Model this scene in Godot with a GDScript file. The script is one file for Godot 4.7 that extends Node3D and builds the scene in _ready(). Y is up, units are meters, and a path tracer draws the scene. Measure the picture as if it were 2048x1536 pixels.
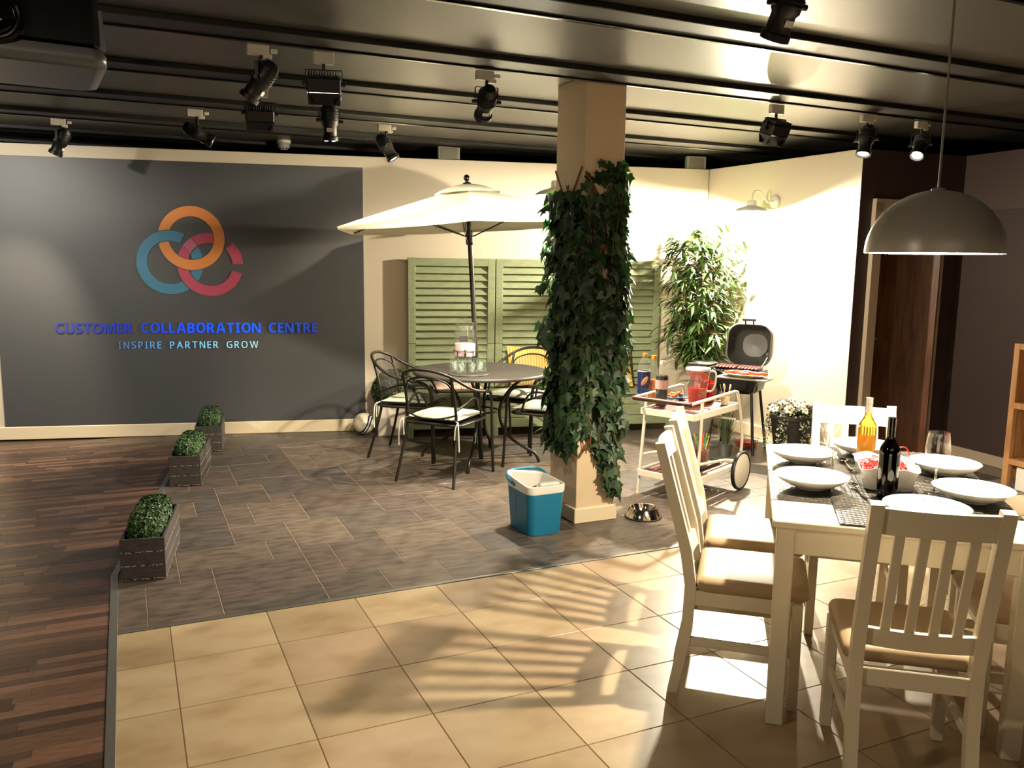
extends Node3D

# A showroom corner: dark feature wall, patio set, ivy-clad pillar, barbecue corner and a dining table under a dome pendant.
# y is up, metres; x runs along the ceiling beams and tile joints, -z leads away from the camera's side of the room.

const WALL_AT := Vector3(0.058, 0.0, -7.955)      # a point of the back wall
const WALL_TURN := -0.22637                        # its turn about y
const WALL_H := 2.474
const TABLE_AT := Vector3(1.927, 0.0, -2.09)       # front left corner of the dining table
const TABLE_TURN := -0.7016                        # its turn about y
const TABLE_H := 0.735

var M := {}
var rng := RandomNumberGenerator.new()
var taken := {}


class MB:
	var v := PackedVector3Array()
	var n := PackedVector3Array()
	var uv := PackedVector2Array()
	var ix := PackedInt32Array()
	var co := PackedColorArray()
	var x := Transform3D.IDENTITY
	var tint := Color.WHITE
	var tinted := false

	func put(p: Vector3, m: Vector3, t := Vector2.ZERO) -> int:
		v.append(x * p)
		n.append((x.basis * m).normalized())
		uv.append(t)
		if tinted:
			co.append(tint)
		return v.size() - 1

	func tri(a: Vector3, b: Vector3, c: Vector3, out: Vector3) -> void:
		var m := (c - a).cross(b - a)
		if m.length_squared() < 1e-18:
			return
		if m.dot(out) < 0.0:
			var k := b
			b = c
			c = k
			m = -m
		m = m.normalized()
		var i := put(a, m)
		put(b, m)
		put(c, m)
		ix.append_array([i, i + 1, i + 2])

	func quad(a: Vector3, b: Vector3, c: Vector3, d: Vector3, out: Vector3) -> void:
		var m := (c - a).cross(b - a)
		if m.length_squared() < 1e-18:
			m = (d - a).cross(c - a)
		if m.length_squared() < 1e-18:
			return
		var fl := m.dot(out) < 0.0
		if fl:
			m = -m
		m = m.normalized()
		var i := put(a, m, Vector2(0, 0))
		put(b, m, Vector2(1, 0))
		put(c, m, Vector2(1, 1))
		put(d, m, Vector2(0, 1))
		if fl:
			ix.append_array([i, i + 2, i + 1, i, i + 3, i + 2])
		else:
			ix.append_array([i, i + 1, i + 2, i, i + 2, i + 3])

	func box(c: Vector3, s: Vector3, bev := 0.0, b := Basis.IDENTITY) -> void:
		var h := s * 0.5
		bev = minf(bev, minf(h.x, minf(h.y, h.z)) * 0.98)
		for ax in 3:
			var a1 := (ax + 1) % 3
			var a2 := (ax + 2) % 3
			for sg in [-1.0, 1.0]:
				var q := []
				for k in [[-1, -1], [1, -1], [1, 1], [-1, 1]]:
					var p := Vector3.ZERO
					p[ax] = sg * h[ax]
					p[a1] = k[0] * (h[a1] - bev)
					p[a2] = k[1] * (h[a2] - bev)
					q.append(c + b * p)
				var o := Vector3.ZERO
				o[ax] = sg
				quad(q[0], q[1], q[2], q[3], b * o)
		if bev <= 0.0:
			return
		for ax in 3:
			var a1 := (ax + 1) % 3
			var a2 := (ax + 2) % 3
			for s1 in [-1.0, 1.0]:
				for s2 in [-1.0, 1.0]:
					var q := []
					for k in [[-1, 0], [1, 0], [1, 1], [-1, 1]]:
						var p := Vector3.ZERO
						p[ax] = k[0] * (h[ax] - bev)
						p[a1] = s1 * (h[a1] - (bev if k[1] else 0.0))
						p[a2] = s2 * (h[a2] - (0.0 if k[1] else bev))
						q.append(c + b * p)
					var o := Vector3.ZERO
					o[a1] = s1
					o[a2] = s2
					quad(q[0], q[1], q[2], q[3], b * o)
		for sx in [-1.0, 1.0]:
			for sy in [-1.0, 1.0]:
				for sz in [-1.0, 1.0]:
					var s3 := Vector3(sx, sy, sz)
					tri(c + b * (s3 * Vector3(h.x, h.y - bev, h.z - bev)), c + b * (s3 * Vector3(h.x - bev, h.y, h.z - bev)), c + b * (s3 * Vector3(h.x - bev, h.y - bev, h.z)), b * s3)

	# a bar of rectangular section between two points; side gives the direction of its width
	func bar(a: Vector3, c: Vector3, w: float, t: float, side := Vector3.RIGHT, bev := 0.002) -> void:
		var d := (c - a)
		var l := d.length()
		d = d / l
		var e := (side - d * side.dot(d))
		if e.length() < 1e-4:
			e = Vector3.UP - d * d.y
		if e.length() < 1e-4:
			e = Vector3.RIGHT - d * d.x
		e = e.normalized()
		box((a + c) * 0.5, Vector3(w, l, t), bev, Basis(e, d, e.cross(d)))

	# rows of points; front side towards the right hand of (next column) x (next row), turned over with flip
	func grid(rows: Array, wrap_i := false, wrap_j := false, flip := false) -> void:
		var ni := rows.size()
		var nj: int = rows[0].size()
		var base := v.size()
		for i in ni:
			for j in nj:
				var i0 := (i - 1 + ni) % ni if wrap_i else maxi(i - 1, 0)
				var i1 := (i + 1) % ni if wrap_i else mini(i + 1, ni - 1)
				var j0 := (j - 1 + nj) % nj if wrap_j else maxi(j - 1, 0)
				var j1 := (j + 1) % nj if wrap_j else mini(j + 1, nj - 1)
				var du: Vector3 = rows[i][j1] - rows[i][j0]
				var dv: Vector3 = rows[i1][j] - rows[i0][j]
				if du.length_squared() < 1e-14:
					du = rows[i1][j1] - rows[i1][j0]
					if du.length_squared() < 1e-14:
						du = rows[i0][j1] - rows[i0][j0]
				var m := du.cross(dv)
				if m.length_squared() < 1e-20:
					m = Vector3.UP
				if flip:
					m = -m
				put(rows[i][j], m.normalized(), Vector2(float(j) / maxi(nj - 1, 1), float(i) / maxi(ni - 1, 1)))
		for i in (ni if wrap_i else ni - 1):
			for j in (nj if wrap_j else nj - 1):
				var a := base + i * nj + j
				var b := base + i * nj + (j + 1) % nj
				var c := base + ((i + 1) % ni) * nj + (j + 1) % nj
				var d := base + ((i + 1) % ni) * nj + j
				if flip:
					ix.append_array([a, b, c, a, c, d])
				else:
					ix.append_array([a, c, b, a, d, c])

	func tube(p: Array, r, sides := 10, closed := false) -> void:
		var k := p.size()
		var rows := []
		var e := Vector3.ZERO
		for i in k:
			var t: Vector3
			if closed:
				t = (p[(i + 1) % k] - p[(i - 1 + k) % k]).normalized()
			else:
				t = (p[mini(i + 1, k - 1)] - p[maxi(i - 1, 0)]).normalized()
			if i == 0:
				e = t.cross(Vector3.UP) if absf(t.y) < 0.9 else t.cross(Vector3.RIGHT)
			e = (e - t * e.dot(t)).normalized()
			var f := t.cross(e)
			var row := []
			var rr: float = r[i] if r is Array else r
			for j in sides:
				var a := TAU * j / sides
				row.append(p[i] + (e * cos(a) + f * sin(a)) * rr)
			rows.append(row)
		grid(rows, closed, true)
		if not closed:
			for end in [0, k - 1]:
				var o: Vector3 = (p[0] - p[1]) if end == 0 else (p[k - 1] - p[k - 2])
				for j in sides:
					tri(p[end], rows[end][j], rows[end][(j + 1) % sides], o)

	# profile of (radius, height) from bottom outside to the top; creases where it bends sharply
	func lathe(prof: Array, seg := 32, c := Vector3.ZERO, a0 := 0.0, a1 := TAU) -> void:
		var full := absf(a1 - a0) > TAU - 1e-4
		var cnt := seg if full else seg + 1
		for s in prof.size() - 1:
			var p: Vector2 = prof[s]
			var q: Vector2 = prof[s + 1]
			var d := q - p
			if d.length() < 1e-7:
				continue
			var m := Vector2(d.y, -d.x).normalized()
			var m0 := m
			var m1 := m
			if s > 0:
				var e: Vector2 = p - prof[s - 1]
				var g := Vector2(e.y, -e.x).normalized()
				if g.dot(m) > 0.72:
					m0 = (g + m).normalized()
			if s < prof.size() - 2:
				var e: Vector2 = prof[s + 2] - q
				var g := Vector2(e.y, -e.x).normalized()
				if g.dot(m) > 0.72:
					m1 = (g + m).normalized()
			var base := v.size()
			for j in cnt:
				var a := a0 + (a1 - a0) * j / seg
				var ca := cos(a)
				var sa := sin(a)
				put(c + Vector3(p.x * ca, p.y, p.x * sa), Vector3(m0.x * ca, m0.y, m0.x * sa), Vector2(float(j) / seg, float(s) / prof.size()))
				put(c + Vector3(q.x * ca, q.y, q.x * sa), Vector3(m1.x * ca, m1.y, m1.x * sa), Vector2(float(j) / seg, float(s + 1) / prof.size()))
			for j in (cnt if full else cnt - 1):
				var a := base + 2 * j
				var b := base + 2 * ((j + 1) % cnt)
				ix.append_array([a, b + 1, a + 1, a, b, b + 1])

	func ball(c: Vector3, r: Vector3, seg := 16, rings := 10, b := Basis.IDENTITY) -> void:
		var rows := []
		for i in rings + 1:
			var t := PI * i / rings - PI / 2
			var row := []
			for j in seg:
				var a := TAU * j / seg
				row.append(c + b * Vector3(r.x * cos(t) * cos(a), r.y * sin(t), r.z * cos(t) * sin(a)))
			rows.append(row)
		grid(rows, false, true, true)

	# a polygon in the plane of (ex, ey) given a thickness along ez; ez = front
	func slab(poly: PackedVector2Array, o: Vector3, ex: Vector3, ey: Vector3, t0: float, t1: float) -> void:
		var ez := ex.cross(ey)
		var tr := Geometry2D.triangulate_polygon(poly)
		for k in range(0, tr.size(), 3):
			var q := []
			for j in 3:
				var p := poly[tr[k + j]]
				q.append(o + ex * p.x + ey * p.y)
			tri(q[0] + ez * t1, q[1] + ez * t1, q[2] + ez * t1, ez)
			tri(q[0] + ez * t0, q[1] + ez * t0, q[2] + ez * t0, -ez)
		var area := 0.0
		for k in poly.size():
			area += poly[k].cross(poly[(k + 1) % poly.size()])
		for k in poly.size():
			var p := poly[k]
			var r := poly[(k + 1) % poly.size()]
			var d := (r - p) * signf(area)
			var m := ex * d.y - ey * d.x
			var a := o + ex * p.x + ey * p.y
			var b := o + ex * r.x + ey * r.y
			quad(a + ez * t0, b + ez * t0, b + ez * t1, a + ez * t1, m)

	func mesh() -> ArrayMesh:
		var a := []
		a.resize(Mesh.ARRAY_MAX)
		a[Mesh.ARRAY_VERTEX] = v
		a[Mesh.ARRAY_NORMAL] = n
		a[Mesh.ARRAY_TEX_UV] = uv
		a[Mesh.ARRAY_INDEX] = ix
		if tinted:
			a[Mesh.ARRAY_COLOR] = co
		var m := ArrayMesh.new()
		m.add_surface_from_arrays(Mesh.PRIMITIVE_TRIANGLES, a)
		return m


func numbered(called: String) -> String:
	if not taken.has(called):
		taken[called] = 0
		return called
	taken[called] += 1
	return "%s_%03d" % [called, taken[called]]


func tag(o: Node3D, label: String, category: String, group := "") -> Node3D:
	o.set_meta("label", label)
	o.set_meta("category", category)
	if group:
		o.set_meta("group", group)
	return o


func thing(called: String, label: String, category: String, at := Vector3.ZERO, turn := 0.0, group := "") -> Node3D:
	var o := Node3D.new()
	o.name = numbered(called)
	add_child(o)
	o.position = at
	o.rotation.y = turn
	return tag(o, label, category, group)


func part(b: MB, called: String, m: Material, parent: Node3D, label := "") -> MeshInstance3D:
	return part_of(b.mesh(), called, m, parent, label)


func part_of(mesh: Mesh, called: String, m: Material, parent: Node3D, label := "") -> MeshInstance3D:
	var o := MeshInstance3D.new()
	o.name = numbered(called) if parent == self else called
	o.mesh = mesh
	o.material_override = null
	o.set_surface_override_material(0, m)
	parent.add_child(o, true)
	if label:
		o.set_meta("label", label)
	return o


func struct(o: Node3D) -> Node3D:
	o.set_meta("kind", "structure")
	return o


func setting(called: String, at := Vector3.ZERO, turn := 0.0) -> Node3D:
	var o := Node3D.new()
	o.name = numbered(called)
	add_child(o)
	o.position = at
	o.rotation.y = turn
	return struct(o)


func dup(root: Node3D, at: Vector3, turn: float, label: String) -> Node3D:
	var r: Node3D = root.duplicate()
	r.name = numbered(String(root.name).rstrip("0123456789").rstrip("_"))
	add_child(r)
	r.position = at
	r.rotation.y = turn
	r.set_meta("label", label)
	return r


func mat(called: String, c: Color, rough := 0.6, metal := 0.0) -> StandardMaterial3D:
	var m := StandardMaterial3D.new()
	m.resource_name = called
	m.albedo_color = c
	m.roughness = rough
	m.metallic = metal
	M[called] = m
	return m


func variant(called: String, from: String, c: Color) -> StandardMaterial3D:
	var m: StandardMaterial3D = M[from].duplicate()
	m.resource_name = called
	m.albedo_color = c
	M[called] = m
	return m


func noise_tex(freq: float, ramp: Array, sd := 1, oct := 4, size := 512, kind := FastNoiseLite.TYPE_SIMPLEX_SMOOTH) -> NoiseTexture2D:
	var f := FastNoiseLite.new()
	f.seed = sd
	f.frequency = freq
	f.fractal_octaves = oct
	f.noise_type = kind
	var t := NoiseTexture2D.new()
	t.width = size
	t.height = size
	t.seamless = true
	t.noise = f
	var g := Gradient.new()
	g.offsets = PackedFloat32Array(ramp.map(func(e): return e[0]))
	g.colors = PackedColorArray(ramp.map(func(e): return e[1]))
	t.color_ramp = g
	return t


func tri_map(m: StandardMaterial3D, scale: Vector3, world := true) -> void:
	m.uv1_triplanar = true
	m.uv1_world_triplanar = world
	m.uv1_scale = scale
	m.uv1_triplanar_sharpness = 8.0


func glass(called: String, c: Color, rough := 0.02) -> StandardMaterial3D:
	var m := mat(called, c, rough)
	m.transparency = BaseMaterial3D.TRANSPARENCY_ALPHA
	return m


func glow(called: String, c: Color, e: float) -> StandardMaterial3D:
	var m := mat(called, c, 0.5)
	m.emission_enabled = true
	m.emission = c
	m.emission_energy_multiplier = e
	return m


# a point of the back wall's own frame: s along it, y up, d in front of it
func on_wall(s: float, y: float, d := 0.0) -> Vector3:
	return WALL_AT + Vector3(0.9745 * s - 0.2244 * d, y, 0.2244 * s + 0.9745 * d)


# a point of the dining table's frame: u along its front edge, v along its left edge
func on_table(u: float, v: float, y := TABLE_H) -> Vector3:
	return TABLE_AT + Vector3(0.764 * u + 0.6455 * v, y, 0.6455 * u - 0.764 * v)


func rect_ring(w: float, d: float, r: float, y: float, k := 5) -> Array:
	var row := []
	for c in 4:
		var cx := (w * 0.5 - r) * (1 if c in [0, 3] else -1)
		var cz := (d * 0.5 - r) * (1 if c in [0, 1] else -1)
		for j in k + 1:
			var a := PI / 2 * (c + float(j) / k)
			row.append(Vector3(cx + r * cos(a), y, cz + r * sin(a)))
	return row


func arc_pts(c: Vector3, ex: Vector3, ey: Vector3, r: float, a0: float, a1: float, k: int) -> Array:
	var out := []
	for i in k + 1:
		var a := a0 + (a1 - a0) * i / k
		out.append(c + ex * r * cos(a) + ey * r * sin(a))
	return out


func smooth_path(p: Array, k := 6) -> Array:
	var out := []
	for i in p.size() - 1:
		var a: Vector3 = p[maxi(i - 1, 0)]
		var b: Vector3 = p[i]
		var c: Vector3 = p[i + 1]
		var d: Vector3 = p[mini(i + 2, p.size() - 1)]
		for j in k:
			out.append(b.cubic_interpolate(c, a, d, float(j) / k))
	out.append(p[p.size() - 1])
	return out



func _ready() -> void:
	rng.seed = 20240611
	# ---- camera
	var cam := Camera3D.new()
	cam.name = "camera"
	cam.transform = Transform3D(Basis(Vector3(0.909167, 0.013885, 0.416199), Vector3(0.048163, 0.989231, -0.138210), Vector3(-0.413636, 0.145702, 0.898708)), Vector3(0, 1.58, 0))
	cam.fov = 49.16
	cam.near = 0.05
	cam.far = 60.0
	add_child(cam)
	cam.current = true
	# ---- sky and exposure
	var env := Environment.new()
	env.background_mode = Environment.BG_COLOR
	env.background_color = Color(0.004, 0.004, 0.005)
	env.tonemap_mode = Environment.TONE_MAPPER_LINEAR
	env.tonemap_exposure = 1.05
	env.sdfgi_enabled = true
	env.ssao_enabled = true
	env.ssil_enabled = true
	var we := WorldEnvironment.new()
	we.name = "surroundings"
	we.environment = env
	add_child(we)
	# ---- room lights that stand outside the frame: two more track floods and the counter lights behind the camera
	var fill := AreaLight3D.new()
	fill.name = "counter_light"
	fill.area_size = Vector2(2.4, 0.5)
	fill.light_color = Color(1.0, 0.92, 0.80)
	fill.light_energy = 1.1
	fill.position = Vector3(0.6, 2.45, 1.4)
	fill.rotation_degrees = Vector3(-50, -25, 0)
	fill.shadow_enabled = true
	add_child(fill)
	aimed_light("track_flood_light", Vector3(-1.2, 2.45, -1.6), Vector3(0.4, 0.0, -3.4), 60.0, 2.4, Color(1.0, 0.92, 0.78), 0.05)
	aimed_light("track_wash_light", Vector3(-2.2, 2.45, -5.6), Vector3(-1.3, 1.0, -8.2), 42.0, 9.0, Color(0.95, 0.92, 0.86), 0.05)

	materials()
	more_materials()
	shell()
	floors()
	ceiling_fittings()
	feature_wall()
	shutter_bench()
	pillar_and_ivy()
	patio_set()
	patio_extras()
	planters()
	barbecue_corner()
	trolley()
	door_side()
	dining()
	pendant()


func aimed_light(called: String, from: Vector3, to: Vector3, angle: float, energy: float, c: Color, size := 0.03) -> SpotLight3D:
	var l := SpotLight3D.new()
	l.name = called
	add_child(l, true)
	l.look_at_from_position(from, to, Vector3.UP if absf((to - from).normalized().y) < 0.95 else Vector3.RIGHT)
	l.spot_angle = angle
	l.spot_angle_attenuation = 0.6
	l.spot_range = 20.0
	l.spot_attenuation = 2.0
	l.light_energy = energy
	l.light_color = c
	l.light_size = size
	l.shadow_enabled = true
	return l


func bulb_light(called: String, at: Vector3, energy: float, c: Color, size := 0.03) -> OmniLight3D:
	var l := OmniLight3D.new()
	l.name = called
	add_child(l, true)
	l.position = at
	l.omni_range = 20.0
	l.omni_attenuation = 2.0
	l.light_energy = energy
	l.light_color = c
	l.light_size = size
	l.shadow_enabled = true
	return l


func materials() -> void:
	mat("cream_paint", Color(0.80, 0.755, 0.67), 0.75)
	mat("pillar_paint", Color(0.80, 0.72, 0.60), 0.6)
	mat("skirting_paint", Color(0.86, 0.80, 0.68), 0.45)
	mat("feature_paint", Color(0.27, 0.275, 0.285), 0.45)
	mat("brown_paint", Color(0.19, 0.125, 0.105), 0.6)
	mat("upper_brown_paint", Color(0.25, 0.185, 0.165), 0.6)
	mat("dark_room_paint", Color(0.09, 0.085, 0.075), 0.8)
	mat("ceiling_paint", Color(0.25, 0.245, 0.23), 0.42)
	mat("beam_paint", Color(0.035, 0.035, 0.035), 0.5)
	mat("void_paint", Color(0.03, 0.03, 0.035), 0.9)
	mat("door_frame_paint", Color(0.62, 0.56, 0.48), 0.45)
	mat("grout", Color(0.50, 0.44, 0.38), 0.9)
	mat("tile_grout", Color(0.42, 0.33, 0.22), 0.9)
	var slate := noise_tex(0.012, [[0.0, Color(0.62, 0.60, 0.58)], [0.5, Color(0.86, 0.84, 0.82)], [1.0, Color(1.0, 0.98, 0.96)]], 3, 5)
	var rel := noise_tex(0.02, [[0.0, Color(0, 0, 0)], [1.0, Color(1, 1, 1)]], 9, 5)
	var sm := mat("slate_1", Color(0.40, 0.365, 0.335), 0.42)
	sm.albedo_texture = slate
	sm.heightmap_enabled = true
	sm.heightmap_texture = rel
	sm.heightmap_scale = 0.10
	tri_map(sm, Vector3(0.9, 1.0, 2.6))
	var tones := [Color(0.40, 0.365, 0.335), Color(0.36, 0.335, 0.315), Color(0.43, 0.39, 0.35), Color(0.38, 0.34, 0.32), Color(0.345, 0.33, 0.32)]
	for k in 4:
		variant("slate_%d" % (k + 2), "slate_1", tones[k + 1])
	var lime := noise_tex(0.006, [[0.0, Color(0.84, 0.80, 0.74)], [0.45, Color(0.95, 0.93, 0.90)], [1.0, Color(1, 1, 1)]], 11, 5)
	var tm := mat("limestone_1", Color(0.68, 0.61, 0.50), 0.33)
	tm.albedo_texture = lime
	tri_map(tm, Vector3(0.8, 1.0, 1.4))
	tones = [Color(0.71, 0.64, 0.53), Color(0.64, 0.57, 0.46), Color(0.66, 0.58, 0.485)]
	for k in 3:
		variant("limestone_%d" % (k + 2), "limestone_1", tones[k])
	var grain := noise_tex(0.02, [[0.0, Color(0.66, 0.62, 0.58)], [0.5, Color(0.9, 0.88, 0.86)], [1.0, Color(1, 1, 1)]], 21, 4)
	var wm := mat("walnut_1", Color(0.32, 0.235, 0.19), 0.36)
	wm.albedo_texture = grain
	tri_map(wm, Vector3(0.8, 4.0, 9.0))
	tones = [Color(0.25, 0.18, 0.145), Color(0.40, 0.295, 0.24), Color(0.29, 0.21, 0.17), Color(0.47, 0.35, 0.285)]
	for k in 4:
		variant("walnut_%d" % (k + 2), "walnut_1", tones[k])
	var wv: StandardMaterial3D = wm.duplicate()
	wv.resource_name = "walnut_tinted"
	wv.albedo_color = Color.WHITE
	wv.vertex_color_use_as_albedo = true
	M["walnut_tinted"] = wv
	mat("aluminium", Color(0.60, 0.60, 0.58), 0.35, 0.85)
	mat("steel", Color(0.78, 0.76, 0.72), 0.12, 1.0)
	mat("black_metal", Color(0.035, 0.035, 0.037), 0.45)
	mat("black_shiny", Color(0.02, 0.02, 0.022), 0.2)
	mat("white_plastic", Color(0.86, 0.85, 0.82), 0.4)
	mat("grey_plastic", Color(0.52, 0.51, 0.47), 0.45)
	glow("lamp_glow", Color(1.0, 0.93, 0.8), 14.0)
	glow("bulb_glow", Color(1.0, 0.9, 0.72), 26.0)
	var sh := mat("shutter_green", Color(0.55, 0.59, 0.45), 0.6)
	sh.albedo_texture = noise_tex(0.03, [[0.0, Color(0.9, 0.9, 0.9)], [1.0, Color(1, 1, 1)]], 31, 3, 256)
	tri_map(sh, Vector3(1.0, 3.0, 1.0))
	mat("patio_metal", Color(0.115, 0.10, 0.075), 0.42, 0.25)
	mat("patio_top", Color(0.19, 0.18, 0.17), 0.5, 0.2)
	var cf := mat("cushion_cloth", Color(0.78, 0.80, 0.73), 0.9)
	cf.heightmap_enabled = true
	cf.heightmap_texture = noise_tex(0.2, [[0.0, Color(0, 0, 0)], [1.0, Color(1, 1, 1)]], 41, 2, 256)
	cf.heightmap_scale = 0.08
	tri_map(cf, Vector3(6, 6, 6), false)
	var um := mat("canopy_cloth", Color(0.80, 0.79, 0.72), 0.85)
	um.backlight_enabled = true
	um.backlight = Color(0.10, 0.10, 0.09)
	var iv := mat("ivy_1", Color(0.09, 0.20, 0.075), 0.5)
	iv.backlight_enabled = true
	iv.backlight = Color(0.08, 0.22, 0.05)
	for k in 3:
		variant("ivy_%d" % (k + 2), "ivy_1", [Color(0.06, 0.145, 0.055), Color(0.13, 0.25, 0.11), Color(0.20, 0.27, 0.13)][k])
	mat("twig", Color(0.42, 0.27, 0.15), 0.8)
	var bx := mat("box_leaf", Color.WHITE, 0.55)
	bx.vertex_color_use_as_albedo = true
	bx.backlight_enabled = true
	bx.backlight = Color(0.03, 0.07, 0.02)
	var wd := mat("pine", Color(0.70, 0.53, 0.36), 0.5)
	wd.albedo_texture = noise_tex(0.015, [[0.0, Color(0.80, 0.72, 0.62)], [0.5, Color(0.95, 0.92, 0.88)], [1.0, Color(1, 1, 1)]], 51, 3, 256)
	tri_map(wd, Vector3(6.0, 0.8, 6.0), false)
	var dv := mat("door_veneer", Color(0.42, 0.26, 0.15), 0.4)
	dv.albedo_texture = noise_tex(0.015, [[0.0, Color(0.66, 0.58, 0.5)], [0.5, Color(0.9, 0.86, 0.82)], [1.0, Color(1, 1, 1)]], 53, 4, 256)
	tri_map(dv, Vector3(5.0, 0.5, 5.0), false)
	mat("chair_white", Color(0.84, 0.80, 0.71), 0.38)
	mat("seat_leather", Color(0.62, 0.53, 0.41), 0.5)
	mat("china", Color(0.90, 0.89, 0.86), 0.12)
	mat("weave_1", Color(0.13, 0.12, 0.105), 0.45)
	mat("weave_2", Color(0.24, 0.225, 0.195), 0.42)


func shell() -> void:
	# outer shell: black plastered room around the set
	for e in [["wall_left", Vector3(-5.1, 1.6, -3.5), Vector3(0.2, 3.4, 14.6)], ["wall_far", Vector3(1.5, 1.6, -10.7), Vector3(13.4, 3.4, 0.2)], ["wall_outer", Vector3(8.1, 1.6, -3.5), Vector3(0.2, 3.4, 14.6)], ["wall_near", Vector3(1.5, 1.6, 3.7), Vector3(13.4, 3.4, 0.2)]]:
		var b := MB.new()
		b.box(e[1], e[2])
		struct(part(b, e[0], M.void_paint, self))
	# back partition with its skirting
	var t := setting("wall_back", WALL_AT, WALL_TURN)
	var b := MB.new()
	b.box(Vector3(-0.15, WALL_H / 2, -0.06), Vector3(10.82, WALL_H, 0.12), 0.004)
	part(b, "plaster", M.cream_paint, t)
	t = setting("baseboard_back", WALL_AT, WALL_TURN)
	b = MB.new()
	b.box(Vector3(-1.75, 0.056, 0.0085), Vector3(7.6, 0.112, 0.017), 0.005)
	b.box(Vector3(5.02, 0.056, 0.0085), Vector3(0.44, 0.112, 0.017), 0.005)
	part(b, "board", M.skirting_paint, t)
	# right partition, cream
	t = setting("wall_right", Vector3(5.184, 0, -6.775), 0.0)
	b = MB.new()
	var d := Vector3(0.067, 0, 1.819)
	var tn := Basis(Vector3.UP, atan2(d.x, d.z))
	b.box(d * 0.5 + tn * Vector3(0.05, WALL_H / 2, 0.0), Vector3(0.1, WALL_H, d.length()), 0.003, tn)
	part(b, "plaster", M.cream_paint, t)
	t = setting("baseboard_right", Vector3(5.184, 0, -6.775), 0.0)
	b = MB.new()
	b.box(d * 0.5 + tn * Vector3(-0.008, 0.056, 0.0), Vector3(0.016, 0.112, d.length() - 0.01), 0.004, tn)
	part(b, "board", M.skirting_paint, t)
	# ceiling panels and the black boxed beams across them
	t = setting("ceiling")
	b = MB.new()
	b.box(Vector3(1.5, 2.69, -3.5), Vector3(13.2, 0.14, 14.4))
	part(b, "panel", M.ceiling_paint, t)
	for k in 10:
		var z := -(3.30 + 1.005 * (k - 3))
		if z < -10.4:
			continue
		b = MB.new()
		b.box(Vector3(1.5, 2.605, z + 0.10), Vector3(13.2, 0.03, 0.20), 0.003)
		part(b, "beam", M.beam_paint, t)
		b = MB.new()
		b.box(Vector3(1.5, 2.587, z + 0.012), Vector3(13.2, 0.014, 0.024), 0.002)
		part(b, "lighting_track", M.black_shiny, t)


func slate_pattern() -> Array:
	# one repeat of the mixed-size tile layout on a 0.157 m module: column, row, width, depth
	return [[0, -1, 3, 1], [0, 0, 3, 3], [3, -1, 2, 2], [3, 1, 1, 3], [2, 3, 1, 2], [3, 4, 2, 2], [3, 6, 2, 1], [2, 7, 2, 3], [3, 10, 1, 1], [3, 11, 3, 2]]


func tile_mesh(poly: PackedVector2Array, y0: float, y1: float, cham: float) -> ArrayMesh:
	# poly in (x, z); a paver with a chamfered top edge
	var c := Vector2.ZERO
	for p in poly:
		c += p
	c /= poly.size()
	var b := MB.new()
	var inner := PackedVector2Array()
	for p in poly:
		inner.append(p + (c - p).normalized() * cham * 1.4)
	var k := poly.size()
	for i in range(1, k - 1):
		b.tri(Vector3(inner[0].x, y1, inner[0].y), Vector3(inner[i].x, y1, inner[i].y), Vector3(inner[i + 1].x, y1, inner[i + 1].y), Vector3.UP)
	for i in k:
		var j := (i + 1) % k
		var m := (poly[i] + poly[j]) * 0.5 - c
		var o := Vector3(m.x, 0.6, m.y)
		b.quad(Vector3(poly[i].x, y1 - cham, poly[i].y), Vector3(poly[j].x, y1 - cham, poly[j].y), Vector3(inner[j].x, y1, inner[j].y), Vector3(inner[i].x, y1, inner[i].y), o)
		b.quad(Vector3(poly[i].x, y0, poly[i].y), Vector3(poly[j].x, y0, poly[j].y), Vector3(poly[j].x, y1 - cham, poly[j].y), Vector3(poly[i].x, y1 - cham, poly[i].y), Vector3(m.x, 0, m.y))
	return b.mesh()


func trim_x(z: float) -> float:
	return -0.115 if z > -4.45 else -0.115 + 0.173 * (-4.45 - z)


func in_frame(p: Vector3, slack := 60.0) -> bool:
	# plausibly seen from the photograph's place or a step beside it
	var e := Vector3(0.413636, -0.145702, -0.898708)
	var q := p - Vector3(0, 1.58, 0)
	var z := q.dot(e)
	if z < 0.4:
		return false
	var sx := 1024.0 + 1679.0 * q.dot(Vector3(0.909167, 0.013885, 0.416199)) / z
	var sy := 768.0 - 1679.0 * q.dot(Vector3(0.048163, 0.989231, -0.138210)) / z
	return sx > -slack and sx < 2048.0 + slack and sy > -slack and sy < 1536.0 + slack


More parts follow.
